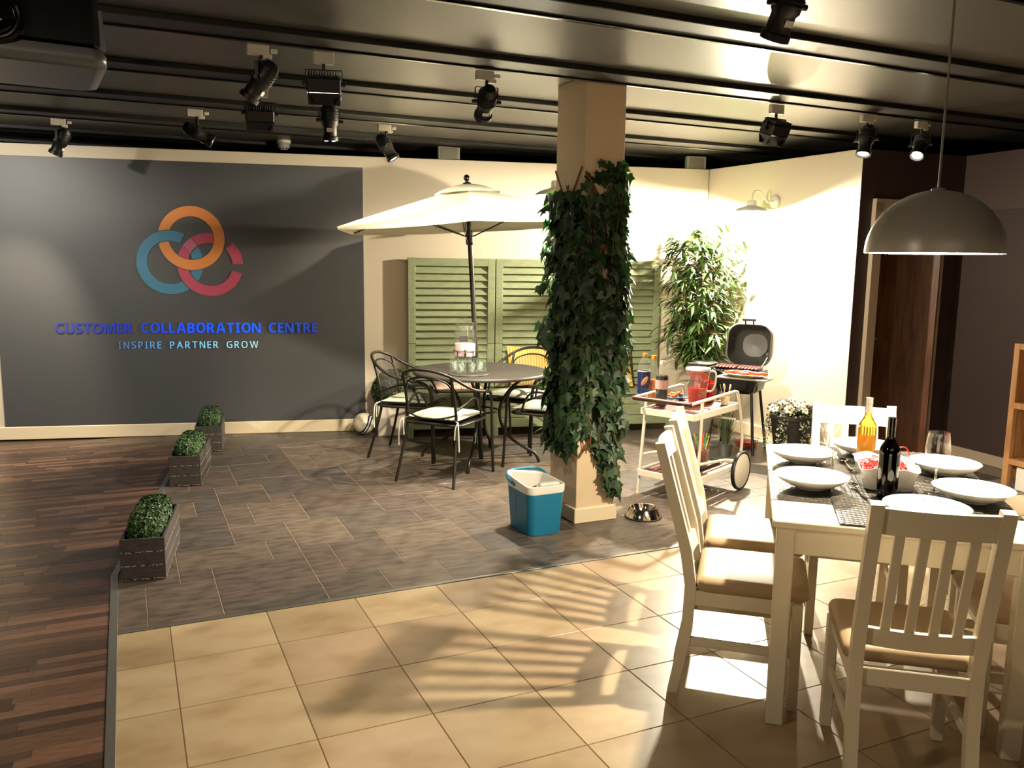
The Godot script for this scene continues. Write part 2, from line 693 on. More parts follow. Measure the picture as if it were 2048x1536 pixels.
func floors() -> void:
	var f := setting("floor")
	var b := MB.new()
	b.box(Vector3(1.5, -0.06, -3.5), Vector3(13.4, 0.1, 14.6))
	part(b, "screed", M.walnut_2, f)
	# mortar beds under the two tiled areas
	b = MB.new()
	var area := PackedVector2Array([Vector2(trim_x(-3.74), -3.745), Vector2(trim_x(-4.45), -4.45), Vector2(trim_x(-8.0), -8.0), Vector2(5.25, -6.75), Vector2(5.3, -4.95), Vector2(6.4, -4.86), Vector2(6.4, -3.745)])
	b.slab(area, Vector3(0, 0, 0), Vector3.RIGHT, Vector3.BACK, 0.0016, 0.014)
	part(b, "slate_mortar", M.grout, f)
	var beige := PackedVector2Array([Vector2(-0.115, -3.715), Vector2(6.5, -3.715), Vector2(6.5, 0.6), Vector2(-0.115, 0.6)])
	b = MB.new()
	b.slab(beige, Vector3(0, 0, 0), Vector3.RIGHT, Vector3.BACK, 0.0014, 0.014)
	part(b, "limestone_mortar", M.tile_grout, f)
	# mixed-size slate tiles
	var u := 0.1567
	var made := 0
	var g := 0.0022
	for k in range(-8, 10):
		for l in range(-4, 5):
			for e in slate_pattern():
				var ci: int = e[0] + 2 * k + 6 * l
				var rj: int = e[1] - 6 * k + 2 * l
				var x0 := 0.335 + u * ci
				var z1 := -3.909 - u * rj
				var q := PackedVector2Array([Vector2(x0 + g, z1 - u * e[3] + g), Vector2(x0 + u * e[2] - g, z1 - u * e[3] + g), Vector2(x0 + u * e[2] - g, z1 - g), Vector2(x0 + g, z1 - g)])
				for poly in Geometry2D.intersect_polygons(q, area):
					var c := Vector2.ZERO
					for p in poly:
						c += p
					c /= poly.size()
					if c.x > 5.9 or made >= 300 or absf(Geometry2D.triangulate_polygon(poly).size()) < 3:
						continue
					made += 1
					part_of(tile_mesh(poly, -0.006, 0.0, 0.0012), "slate_tile", M["slate_%d" % (rng.randi() % 5 + 1)], f)
	# limestone tiles
	for i in range(-1, 17):
		for j in range(0, 12):
			var x0 := 0.105 + 0.4035 * i
			var z1 := -2.99 + 0.383 * (j - 1)
			var q := PackedVector2Array([Vector2(x0 + 0.002, z1 - 0.381), Vector2(x0 + 0.4015, z1 - 0.381), Vector2(x0 + 0.4015, z1 - 0.002), Vector2(x0 + 0.002, z1 - 0.002)])
			if not (in_frame(Vector3(x0, 0, z1), 500.0) or in_frame(Vector3(x0 + 0.4, 0, z1 - 0.38), 500.0)):
				continue
			for poly in Geometry2D.intersect_polygons(q, beige):
				part_of(tile_mesh(poly, -0.006, 0.0, 0.0012), "limestone_tile", M["limestone_%d" % (rng.randi() % 4 + 1)], f)
	# narrow walnut strips, the nearest as pieces, the others as one
	var strips := []
	var w := 0.049
	for r in range(0, 170):
		var z := -0.9 - w * r
		var end := trim_x(z - w * 0.5) - 0.018
		var x1 := end
		var wall_z := -7.955 + 0.2303 * (x1 - 0.058)
		if z < wall_z - 0.05:
			break
		while x1 > -3.4:
			var l := rng.randf_range(0.17, 0.46)
			strips.append([x1 - l, x1, z, rng.randi() % 5 + 1, rng.randf_range(-0.0004, 0.0004)])
			x1 -= l
	var seen := strips.filter(func(s): return in_frame(Vector3((s[0] + s[1]) * 0.5, 0, s[2]), 140.0))
	seen.sort_custom(func(p, q): return Vector2((p[0] + p[1]) * 0.5, p[2]).length() < Vector2((q[0] + q[1]) * 0.5, q[2]).length())
	var rest := MB.new()
	rest.tinted = true
	var count := 0
	for s in seen:
		if count < 300:
			b = MB.new()
			b.box(Vector3((s[0] + s[1]) * 0.5, -0.004 + s[4], s[2] - w * 0.5), Vector3(s[1] - s[0] - 0.0008, 0.008, w - 0.0008), 0.0005)
			part(b, "floor_strip", M["walnut_%d" % s[3]], f)
		else:
			var c: Color = M["walnut_%d" % s[3]].albedo_color
			rest.tint = c.srgb_to_linear()
			rest.box(Vector3((s[0] + s[1]) * 0.5, -0.004 + s[4], s[2] - w * 0.5), Vector3(s[1] - s[0] - 0.0008, 0.008, w - 0.0008), 0.0005)
		count += 1
	var o := part(rest, "floor_strips", M.walnut_tinted, f)
	o.set_meta("kind", "stuff")
	# aluminium edge trims between the floors
	for e in [["trim_1", Vector3(-0.115, 0.002, -4.45), Vector3(-0.115, 0.002, 0.6)], ["trim_2", Vector3(-0.115, 0.002, -4.45), Vector3(trim_x(-7.9), 0.002, -7.9)], ["trim_3", Vector3(-0.10, 0.002, -3.729), Vector3(6.4, 0.002, -3.729)]]:
		b = MB.new()
		var wd := 0.034 if e[0] != "trim_3" else 0.024
		b.bar(e[1], e[2], wd, 0.006, (e[2] - e[1]).cross(Vector3.UP), 0.002)
		struct(part(b, e[0], M.aluminium, self))


func more_materials() -> void:
	mat("box_cover", Color(0.40, 0.39, 0.34), 0.35)
	mat("silver_plastic", Color(0.34, 0.34, 0.35), 0.35, 0.3)
	mat("lens_glass", Color(0.02, 0.02, 0.03), 0.05)
	glow("blue_led", Color(0.2, 0.35, 1.0), 2.0)
	mat("emblem_orange", Color(0.80, 0.50, 0.25), 0.55)
	mat("emblem_blue", Color(0.22, 0.46, 0.58), 0.55)
	mat("emblem_pink", Color(0.67, 0.26, 0.36), 0.55)
	mat("emblem_overlap", Color(0.70, 0.38, 0.50), 0.55)
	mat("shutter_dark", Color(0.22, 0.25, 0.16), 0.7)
	# striped and floral prints
	var im := Image.create(256, 256, false, Image.FORMAT_RGB8)
	for yy in 256:
		for xx in 256:
			var s := fmod(xx / 256.0 * 15.0, 1.0)
			var c := Color(0.88, 0.66, 0.22) if s < 0.5 else Color(0.92, 0.84, 0.60)
			if fmod(yy / 256.0 * 22.0, 1.0) < 0.25:
				c = c.lerp(Color(0.84, 0.66, 0.30), 0.5)
			im.set_pixel(xx, yy, c)
	var m := mat("yellow_stripe", Color.WHITE, 0.9)
	m.albedo_texture = ImageTexture.create_from_image(im)
	m = mat("floral", Color.WHITE, 0.9)
	m.albedo_texture = noise_tex(0.05, [[0.0, Color(0.25, 0.35, 0.30)], [0.34, Color(0.86, 0.82, 0.76)], [0.55, Color(0.88, 0.84, 0.78)], [0.62, Color(0.80, 0.40, 0.28)], [1.0, Color(0.70, 0.22, 0.20)]], 61, 2, 256)
	m.uv1_scale = Vector3(2, 2, 1)
	mat("lamp_enamel", Color(0.80, 0.79, 0.74), 0.3)
	var ms := mat("mesh_screen", Color(0.10, 0.09, 0.07, 0.42), 0.6)
	ms.transparency = BaseMaterial3D.TRANSPARENCY_ALPHA
	glass("jar_glass", Color(0.5, 0.6, 0.52, 0.02))
	glass("ice", Color(0.75, 0.85, 0.8, 0.10), 0.05)
	mat("pink_drink", Color(0.78, 0.66, 0.70), 0.3)
	mat("marble_white", Color(0.84, 0.81, 0.76), 0.4)
	mat("football_white", Color(0.82, 0.78, 0.68), 0.3)
	mat("football_blue", Color(0.07, 0.11, 0.30), 0.3)
	mat("turquoise", Color(0.035, 0.42, 0.56), 0.4)
	mat("turquoise_dark", Color(0.02, 0.28, 0.38), 0.5)
	var pl := mat("planter_wood", Color(0.27, 0.245, 0.235), 0.75)
	pl.albedo_texture = noise_tex(0.03, [[0.0, Color(0.75, 0.75, 0.75)], [1.0, Color(1, 1, 1)]], 71, 3, 256)
	tri_map(pl, Vector3(2, 6, 2), false)
	mat("bare_edge", Color(0.62, 0.56, 0.51), 0.8)
	mat("cane", Color(0.45, 0.38, 0.20), 0.5)
	var bl := mat("bamboo_1", Color(0.20, 0.31, 0.11), 0.45)
	bl.backlight_enabled = true
	bl.backlight = Color(0.12, 0.2, 0.06)
	variant("bamboo_2", "bamboo_1", Color(0.14, 0.235, 0.085))
	variant("bamboo_3", "bamboo_1", Color(0.28, 0.38, 0.16))
	mat("steel_dull", Color(0.55, 0.54, 0.51), 0.35, 0.8)
	mat("bbq_lid", Color(0.46, 0.45, 0.42), 0.4, 0.3)
	mat("bbq_lid_inside", Color(0.30, 0.30, 0.285), 0.35, 0.35)
	mat("shelf_grey", Color(0.50, 0.48, 0.43), 0.5)
	mat("china_cream", Color(0.86, 0.80, 0.66), 0.25)
	mat("sausage", Color(0.58, 0.24, 0.11), 0.4)
	mat("ribs_meat", Color(0.22, 0.045, 0.03), 0.4)
	mat("dark_pot", Color(0.105, 0.08, 0.06), 0.6)
	mat("pansy_cream", Color(0.80, 0.76, 0.58), 0.7)
	mat("pansy_purple", Color(0.07, 0.03, 0.08), 0.7)
	mat("red_glaze", Color(0.62, 0.06, 0.03), 0.25)
	mat("orange_glaze", Color(0.85, 0.20, 0.07), 0.25)
	mat("paper_print", Color(0.72, 0.70, 0.60), 0.8)
	mat("trolley_white", Color(0.85, 0.82, 0.75), 0.35)
	var tk := mat("teak", Color(0.36, 0.16, 0.11), 0.5)
	tk.albedo_texture = M.pine.albedo_texture
	tri_map(tk, Vector3(1.0, 6.0, 6.0), false)
	mat("teak_dark", Color(0.23, 0.085, 0.06), 0.4)
	glass("clear_pet", Color(0.9, 0.92, 0.9, 0.035), 0.04)
	mat("orange_cap", Color(0.90, 0.45, 0.05), 0.4)
	mat("blue_label", Color(0.03, 0.07, 0.27), 0.3)
	mat("fruit_print", Color(0.62, 0.45, 0.28), 0.5)
	mat("orange_drink", Color(0.92, 0.52, 0.05), 0.2)
	mat("cola", Color(0.03, 0.012, 0.01), 0.15)
	mat("pink_label", Color(0.74, 0.58, 0.57), 0.35)
	mat("blue_plate", Color(0.22, 0.45, 0.60), 0.3)
	var rp := mat("red_punch", Color(0.60, 0.14, 0.12), 0.1)
	rp.subsurf_scatter_enabled = true
	rp.subsurf_scatter_strength = 0.3
	mat("amber_drink", Color(0.42, 0.14, 0.04), 0.15)
	mat("straw_blue", Color(0.08, 0.45, 0.75), 0.4)
	mat("straw_yellow", Color(0.90, 0.78, 0.20), 0.4)
	mat("straw_teal", Color(0.12, 0.62, 0.55), 0.4)
	mat("straw_orange", Color(0.90, 0.35, 0.12), 0.4)
	mat("straw_green", Color(0.50, 0.68, 0.16), 0.4)
	mat("fried", Color(0.70, 0.34, 0.12), 0.6)
	var ww := mat("white_wine", Color(0.98, 0.80, 0.30, 0.05), 0.03)
	ww.refraction_enabled = true
	ww.refraction_scale = 0.035
	mat("red_wine", Color(0.012, 0.006, 0.008), 0.06)
	mat("wine_paper", Color(0.82, 0.74, 0.64), 0.7)
	mat("wine_paper_dark", Color(0.66, 0.62, 0.54), 0.7)
	mat("wine_purple", Color(0.085, 0.02, 0.05), 0.3)
	mat("print_grey", Color(0.30, 0.26, 0.24), 0.7)
	mat("foil_silver", Color(0.72, 0.70, 0.66), 0.28, 0.8)
	glass("wine_glass", Color(0.5, 0.5, 0.5, 0.01), 0.01)
	var sg := mat("solid_glass", Color(1, 1, 1, 0.0), 0.02)
	sg.refraction_enabled = true
	sg.refraction_scale = 0.05
	mat("red_pasta", Color(0.80, 0.075, 0.055), 0.35)
	mat("pendant_grey", Color(0.66, 0.64, 0.60), 0.32, 0.1)
	mat("cord_grey", Color(0.55, 0.53, 0.48), 0.45)
	glow("pendant_bulb", Color(1.0, 0.88, 0.66), 24.0)



# a lamp that clips to the track: adapter, yoke and either a barrel spot, a twin spot or a barn-door flood
func adapter(t: Node3D, slim: bool) -> void:
	var b := MB.new()
	if slim:
		b.box(Vector3(0, -0.028, 0), Vector3(0.10, 0.056, 0.036), 0.003)
	else:
		b.box(Vector3(-0.012, -0.024, 0), Vector3(0.10, 0.048, 0.034), 0.003)
		b.box(Vector3(0.03, -0.05, 0), Vector3(0.042, 0.02, 0.03), 0.003)
		b.box(Vector3(0.062, -0.022, 0), Vector3(0.03, 0.02, 0.022), 0.003)
	part(b, "track_adapter", M.adapter_white, t, "white plastic track adapter")


func yoke(t: Node3D, w: float, drop: float, c: Basis) -> void:
	var b := MB.new()
	b.tube([Vector3(0, -0.05, 0), Vector3(0, -0.085, 0)], 0.009, 8)
	b.bar(c * Vector3(-w, 0, 0) + Vector3(0, -0.085, 0), c * Vector3(w, 0, 0) + Vector3(0, -0.085, 0), 0.018, 0.004, Vector3.BACK, 0.001)
	for s in [-1.0, 1.0]:
		b.bar(c * Vector3(s * w, 0, 0) + Vector3(0, -0.085, 0), c * Vector3(s * w, 0, 0) + Vector3(0, -drop, 0), 0.018, 0.004, c * Vector3(0, 0, 1), 0.001)
		var k := c * Vector3(s * w, 0, 0) + Vector3(0, -drop, 0)
		b.tube([k - c * Vector3(s * 0.01, 0, 0), k + c * Vector3(s * 0.018, 0, 0)], 0.011, 8)
	part(b, "yoke", M.black_metal, t)


func aim_basis(dir: Vector3) -> Basis:
	# local -y points along dir, local x stays level
	var y := -dir.normalized()
	var x := Vector3.UP.cross(y)
	if x.length() < 0.05:
		x = Vector3.RIGHT
	x = x.normalized()
	return Basis(x, y, x.cross(y))


func barrel_spot(at: Vector3, target: Vector3, energy: float, label: String, angle := 26.0, twin := false, size := 1.0) -> void:
	var t := thing("track_spotlight", label, "spotlight", at, 0.0, "spotlights on the ceiling tracks")
	adapter(t, false)
	var dir := (target - (at + Vector3(0, -0.16, 0))).normalized()
	var a := aim_basis(dir)
	yoke(t, 0.062 * size, 0.16, a if absf(dir.y) < 0.97 else Basis.IDENTITY)
	var b := MB.new()
	b.x = Transform3D(a.scaled_local(Vector3.ONE * size), Vector3(0, -0.16, 0))
	b.lathe([Vector2(0.0, 0.105), Vector2(0.03, 0.10), Vector2(0.046, 0.075), Vector2(0.05, 0.02), Vector2(0.05, -0.02), Vector2(0.042, -0.03), Vector2(0.042, -0.085), Vector2(0.05, -0.09), Vector2(0.05, -0.112), Vector2(0.043, -0.112), Vector2(0.040, -0.10), Vector2(0.0, -0.10)], 20)
	for k in 5:
		b.lathe([Vector2(0.05, 0.065 - 0.014 * k), Vector2(0.054, 0.063 - 0.014 * k), Vector2(0.054, 0.059 - 0.014 * k), Vector2(0.05, 0.057 - 0.014 * k)], 20)
	part(b, "barrel", M.black_metal, t)
	b = MB.new()
	b.x = Transform3D(a.scaled_local(Vector3.ONE * size), Vector3(0, -0.16, 0))
	b.box(Vector3(0, -0.05, 0.043), Vector3(0.035, 0.022, 0.002), 0.0005)
	part(b, "rating_label", M.white_plastic, t, "white rating label")
	b = MB.new()
	b.x = Transform3D(a.scaled_local(Vector3.ONE * size), Vector3(0, -0.16, 0))
	if twin:
		for s in [-1.0, 1.0]:
			b.ball(Vector3(0.021 * s, -0.104, 0), Vector3(0.018, 0.012, 0.024), 12, 8)
	else:
		b.ball(Vector3(0, -0.101, 0), Vector3(0.036, 0.008, 0.036), 14, 6)
	part(b, "lens", M.lamp_glow if energy > 0.0 else M.black_shiny, t)
	if energy > 0.0:
		var l := aimed_light("track_spotlight_beam", at + Vector3(0, -0.16, 0) + dir * 0.13 * size, target, angle, energy, Color(1.0, 0.92, 0.79), 0.04)
		l.set_meta("of", String(t.name))


func flood(at: Vector3, target: Vector3, energy: float, label: String, angle := 55.0) -> void:
	var t := thing("track_floodlight", label, "floodlight", at, 0.0, "barn-door floodlights on the ceiling tracks")
	adapter(t, true)
	var dir := (target - (at + Vector3(0, -0.15, 0))).normalized()
	var a := aim_basis(dir)
	yoke(t, 0.088, 0.15, a)
	var b := MB.new()
	b.x = Transform3D(a, Vector3(0, -0.15, 0))
	b.box(Vector3(0, 0.0, 0), Vector3(0.165, 0.07, 0.11), 0.006)
	for k in 12:
		b.box(Vector3(-0.072 + 0.013 * k, 0.045, 0), Vector3(0.004, 0.024, 0.10), 0.001)
	part(b, "housing", M.black_metal, t)
	b = MB.new()
	b.x = Transform3D(a, Vector3(0, -0.15, 0))
	b.box(Vector3(0, -0.0365, 0), Vector3(0.14, 0.003, 0.085), 0.001)
	part(b, "lamp_face", M.flood_glow if energy > 0.0 else M.black_shiny, t)
	for k in 4:
		b = MB.new()
		var lw := 0.155 if k < 2 else 0.10
		var sd := 1.0 if k % 2 == 0 else -1.0
		var tilt := Basis(Vector3(1, 0, 0), sd * 0.5) if k < 2 else Basis(Vector3(0, 0, 1), -sd * 0.5)
		var hinge := Vector3(0, -0.036, sd * 0.055) if k < 2 else Vector3(sd * 0.083, -0.036, 0)
		b.x = Transform3D(a, Vector3(0, -0.15, 0))
		b.box(hinge + tilt * Vector3(0, -0.035, 0), Vector3(lw, 0.07, 0.002) if k < 2 else Vector3(0.002, 0.07, lw), 0.0005, tilt)
		part(b, "barn_door", M.barn_metal, t)
	if energy > 0.0:
		aimed_light("track_floodlight_beam", at + Vector3(0, -0.15, 0) + dir * 0.05, target, angle, energy, Color(1.0, 0.93, 0.82), 0.06)


func ceiling_fittings() -> void:
	mat("adapter_white", Color(0.80, 0.78, 0.72), 0.4)
	mat("barn_metal", Color(0.06, 0.06, 0.062), 0.35, 0.5)
	glow("flood_glow", Color(1.0, 0.95, 0.85), 9.0)
	var y := 2.582
	barrel_spot(Vector3(0.645, y, -4.335), Vector3(-0.6, 0.6, -5.0), 0.0, "unlit black track spotlight pointing left, nearest the projector")
	flood(Vector3(0.946, y, -4.335), Vector3(1.15, 0.0, -5.1), 3.0, "lit black floodlight with barn doors shining down towards the slate floor")
	flood(Vector3(0.786, y, -5.385), Vector3(0.95, 0.0, -6.6), 0.0, "unlit ribbed black floodlight on the track behind the unlit spotlight")
	barrel_spot(Vector3(1.208, y, -5.395), Vector3(1.30, 0.0, -5.75), 4.0, "lit twin-lensed spotlight pointing straight down below the lit floodlight", 36.0, true, 1.05)
	barrel_spot(Vector3(0.51, y, -6.39), Vector3(2.1, 1.6, -6.2), 9.0, "lit spotlight above the dark feature wall, its beam turned to the parasol", 24.0)
	barrel_spot(Vector3(-0.384, y, -7.34), Vector3(-1.25, 0.6, -7.75), 7.0, "leftmost lit spotlight, above the feature wall and tilted left", 40.0)
	barrel_spot(Vector3(1.854, y, -6.375), Vector3(2.9, 0.6, -5.9), 8.0, "lit spotlight above the parasol with its round lens turned right", 30.0)
	barrel_spot(Vector3(1.82, y, -4.335), Vector3(2.35, 0.5, -7.2), 9.0, "black spotlight with white label between the parasol and the pillar", 30.0)
	flood(Vector3(3.827, y, -4.345), Vector3(3.7, 0.4, -5.2), 0.0, "unlit black floodlight right of the ivy pillar, its shade falling on the ceiling")
	barrel_spot(Vector3(4.618, y, -4.345), Vector3(3.9, 0.5, -4.0), 4.0, "spotlight above the brown corner, left one of the pair near the pendant cord", 28.0)
	barrel_spot(Vector3(5.138, y, -4.345), Vector3(3.6, 0.5, -3.6), 5.0, "lit spotlight above the brown corner, right one of the pair near the pendant cord", 28.0)
	barrel_spot(Vector3(2.02, y + 0.0, -2.27), Vector3(2.0, 0.4, -3.4), 0.0, "black spotlight cut off by the top edge of the picture")
	# smoke detector
	var t := thing("smoke_detector", "round white smoke detector on the black ceiling behind the feature wall", "smoke detector", Vector3(1.363, 2.62, -7.961))
	var b := MB.new()
	b.lathe([Vector2(0.0, -0.085), Vector2(0.03, -0.085), Vector2(0.036, -0.07), Vector2(0.05, -0.066), Vector2(0.054, -0.04), Vector2(0.05, -0.03)], 28)
	part(b, "sensor_head", M.adapter_white, t)
	b = MB.new()
	b.lathe([Vector2(0.05, -0.03), Vector2(0.066, -0.024), Vector2(0.066, 0.0), Vector2(0.0, 0.0)], 28)
	part(b, "base_plate", M.adapter_white, t)
	b = MB.new()
	for k in 2:
		b.ball(Vector3(0.012 * (2 * k - 1) + 0.004, -0.076, 0.034), Vector3(0.006, 0.005, 0.004), 8, 6)
	part(b, "sensor_hole", M.black_metal, t)
	# recessed downlight disc
	t = thing("recessed_downlight", "small white disc downlight set into the ceiling above the parasol", "downlight", Vector3(1.862, 2.62, -5.18))
	b = MB.new()
	b.lathe([Vector2(0.0, -0.012), Vector2(0.048, -0.012), Vector2(0.058, -0.006), Vector2(0.058, 0.0), Vector2(0.0, 0.0)], 28)
	part(b, "bezel", M.adapter_white, t)
	b = MB.new()
	b.lathe([Vector2(0.0, -0.0145), Vector2(0.036, -0.0135), Vector2(0.04, -0.012)], 24)
	part(b, "diffuser", M.grey_plastic, t)
	# two sensor boxes on top of the back partition
	var proto: Node3D
	for k in 2:
		var s: float = [2.735, 5.135][k]
		var la: String = ["grey plastic box standing on the wall top between parasol and pillar", "grey plastic box standing on the wall top near the right corner"][k]
		if k == 0:
			t = thing("wall_top_box", la, "sensor box", on_wall(s, WALL_H, -0.05), WALL_TURN, "grey boxes on the back wall")
			b = MB.new()
			b.box(Vector3(0, 0.062, 0), Vector3(0.20, 0.124, 0.06), 0.008)
			part(b, "housing", M.grey_plastic, t)
			b = MB.new()
			b.box(Vector3(0, 0.058, 0.031), Vector3(0.15, 0.09, 0.006), 0.002)
			part(b, "cover", M.box_cover, t)
			proto = t
		else:
			dup(proto, on_wall(s, WALL_H, -0.05), WALL_TURN, la)
	# ceiling projector
	t = thing("projector", "large black projector with a silver underside hanging at top left", "projector", Vector3(-0.42, 0, -3.62), 0.1)
	b = MB.new()
	b.box(Vector3(0, 2.405, 0), Vector3(0.72, 0.24, 0.5), 0.02)
	part(b, "body", M.black_shiny, t)
	b = MB.new()
	var rows := []
	for e in [[0.70, 0.48, 2.225], [0.76, 0.54, 2.235], [0.76, 0.54, 2.27], [0.735, 0.515, 2.29]]:
		var r := rect_ring(e[0], e[1], 0.05, e[2], 4)
		rows.append(r)
	b.grid(rows, false, true, true)
	var r0: Array = rows[0]
	for j in r0.size():
		b.tri(Vector3(0, 2.225, 0), r0[j], r0[(j + 1) % r0.size()], Vector3.DOWN)
	part(b, "lower_tray", M.silver_plastic, t, "silver underside")
	b = MB.new()
	b.bar(Vector3(0.368, 2.28, 0.262), Vector3(0.362, 2.42, 0.258), 0.014, 0.014, Vector3.RIGHT, 0.004)
	part(b, "corner_strip", M.silver_plastic, t)
	b = MB.new()
	b.x = Transform3D(Basis(Vector3.RIGHT, PI / 2), Vector3(0.04, 2.36, 0.25))
	b.lathe([Vector2(0.095, 0.0), Vector2(0.095, 0.03), Vector2(0.085, 0.035), Vector2(0.075, 0.012), Vector2(0.0, 0.02)], 32)
	part(b, "lens_ring", M.black_shiny, t)
	b = MB.new()
	b.ball(Vector3(0.04, 2.36, 0.262), Vector3(0.07, 0.07, 0.022), 20, 10)
	part(b, "lens", M.lens_glass, t)
	b = MB.new()
	b.ball(Vector3(-0.035, 2.30, 0.268), Vector3(0.006, 0.006, 0.004), 8, 6)
	part(b, "status_light", M.blue_led, t, "small blue status light")
	b = MB.new()
	b.tube([Vector3(0, 2.52, 0), Vector3(0, 2.63, 0)], 0.03, 12)
	b.box(Vector3(0, 2.615, 0), Vector3(0.2, 0.012, 0.2), 0.003)
	part(b, "mount", M.black_metal, t)


func feature_wall() -> void:
	var t := setting("trim_4", WALL_AT, WALL_TURN)
	var b := MB.new()
	b.box(Vector3(0.447, 1.2425, 0.006), Vector3(3.03, 2.261, 0.012), 0.002)
	part(b, "painted_panel", M.feature_paint, t)
	# emblem of three interlinked rings
	var e := thing("ring_emblem", "emblem of three interlinked orange, blue and pink rings on the dark wall", "emblem", WALL_AT, WALL_TURN)
	var ro := 0.272
	var ri := 0.186
	var oc := Vector2(0.500, 1.731)
	var bc := Vector2(0.318, 1.521)
	var pc := Vector2(0.647, 1.508)
	var gap := 0.006
	var orange := [ring_arc(oc, ri, ro, 163, -199 + 25)]
	orange = cut(ring_arc(oc, ri, ro, -178, 178), ring_disc(bc, ro + gap), ring_disc(bc, ri - gap), Vector2(0.28, 1.66), 0.17)
	for q in orange:
		ring_piece(e, "ring_segment", q, M.emblem_orange, 0.013)
	var blue := []
	for q in cut(ring_arc(bc, ri, ro, 62, 308), ring_disc(pc, ro + gap), PackedVector2Array(), Vector2(0.5, 1.3), 9.0):
		blue.append(q)
	var mid := ring_arc(bc, ri, ro, 33, -52)
	for q in Geometry2D.clip_polygons(mid, ring_disc(pc, ro + gap)):
		blue.append(q)
	for q in Geometry2D.intersect_polygons(ring_arc(bc, ri, ro, 40, -52), ring_disc(pc, ri - gap)):
		for r in Geometry2D.intersect_polygons(q, ring_disc(oc, ri - gap)):
			blue.append(r)
		for r in Geometry2D.clip_polygons(q, ring_disc(oc, ro + gap)):
			blue.append(r)
	for q in blue:
		if not Geometry2D.is_polygon_clockwise(q):
			ring_piece(e, "ring_segment", q, M.emblem_blue, 0.0125)
	# pink ring: under the orange one, its right side cut into three
	for q in Geometry2D.intersect_polygons(ring_arc(pc, ri, ro, 80, 250), ring_disc(oc, ri - gap)):
		for r in Geometry2D.intersect_polygons(q, ring_disc(bc, ro)):
			for u in Geometry2D.clip_polygons(r, ring_disc(bc, ri)):
				ring_piece(e, "ring_segment", u, M.emblem_overlap, 0.013)
			for u in Geometry2D.intersect_polygons(r, ring_disc(bc, ri - 0.001)):
				ring_piece(e, "ring_segment", u, M.emblem_pink, 0.013)
		for r in Geometry2D.clip_polygons(q, ring_disc(bc, ro + 0.004)):
			ring_piece(e, "ring_segment", r, M.emblem_pink, 0.0125)
	for q in Geometry2D.clip_polygons(ring_arc(pc, ri, ro, 180, 344), ring_disc(oc, ro + gap)):
		ring_piece(e, "ring_segment", q, M.emblem_pink, 0.0125)
	ring_piece(e, "ring_segment", ring_arc(pc, ri, ro, 2, 45), M.emblem_pink, 0.0125)
	# the lettering, every letter its own piece
	lettering("CUSTOMER COLLABORATION CENTRE", "blue capital lettering naming the centre across the dark wall", -0.62, 1.547, 0.912, 0.088, [Color(0.17, 0.20, 0.50), Color(0.10, 0.18, 0.62), Color(0.07, 0.30, 0.95), Color(0.08, 0.34, 0.92), Color(0.10, 0.22, 0.62)], true)
	lettering("INSPIRE PARTNER GROW", "smaller pale blue capital lettering below the name on the dark wall", -0.132, 1.027, 0.778, 0.060, [Color(0.30, 0.40, 0.60), Color(0.30, 0.55, 0.80), Color(0.42, 0.76, 0.95), Color(0.55, 0.82, 0.95), Color(0.62, 0.82, 0.90)], false)


func ring_arc(c: Vector2, ri: float, ro: float, a0: float, a1: float) -> PackedVector2Array:
	var p := PackedVector2Array()
	var k := 72
	for i in k + 1:
		p.append(c + Vector2.from_angle(deg_to_rad(lerpf(a0, a1, float(i) / k))) * ro)
	for i in k + 1:
		p.append(c + Vector2.from_angle(deg_to_rad(lerpf(a1, a0, float(i) / k))) * ri)
	if Geometry2D.is_polygon_clockwise(p):
		p.reverse()
	return p


func ring_disc(c: Vector2, r: float) -> PackedVector2Array:
	var p := PackedVector2Array()
	for i in 96:
		p.append(c + Vector2.from_angle(TAU * i / 96) * r)
	return p


# takes from a ring what another ring passes over, near one place only
func cut(ring: PackedVector2Array, outer: PackedVector2Array, inner: PackedVector2Array, near: Vector2, reach: float) -> Array:
	var band := [outer]
	if inner.size():
		var half := ring_disc(near, reach)
		band = Geometry2D.intersect_polygons(outer, half)
		var left := []
		for q in band:
			for r in Geometry2D.clip_polygons(q, inner):
				left.append(r)
		band = left
	var out := [ring]
	for q in band:
		var nxt := []
		for o in out:
			for r in Geometry2D.clip_polygons(o, q):
				if not Geometry2D.is_polygon_clockwise(r):
					nxt.append(r)
		out = nxt
	return out


func ring_piece(e: Node3D, called: String, q: PackedVector2Array, m: Material, d: float) -> void:
	if q.size() < 3:
		return
	var b := MB.new()
	b.slab(q, Vector3.ZERO, Vector3.RIGHT, Vector3.UP, 0.0115, d + 0.0045)
	if b.v.size():
		part(b, called, m, e)


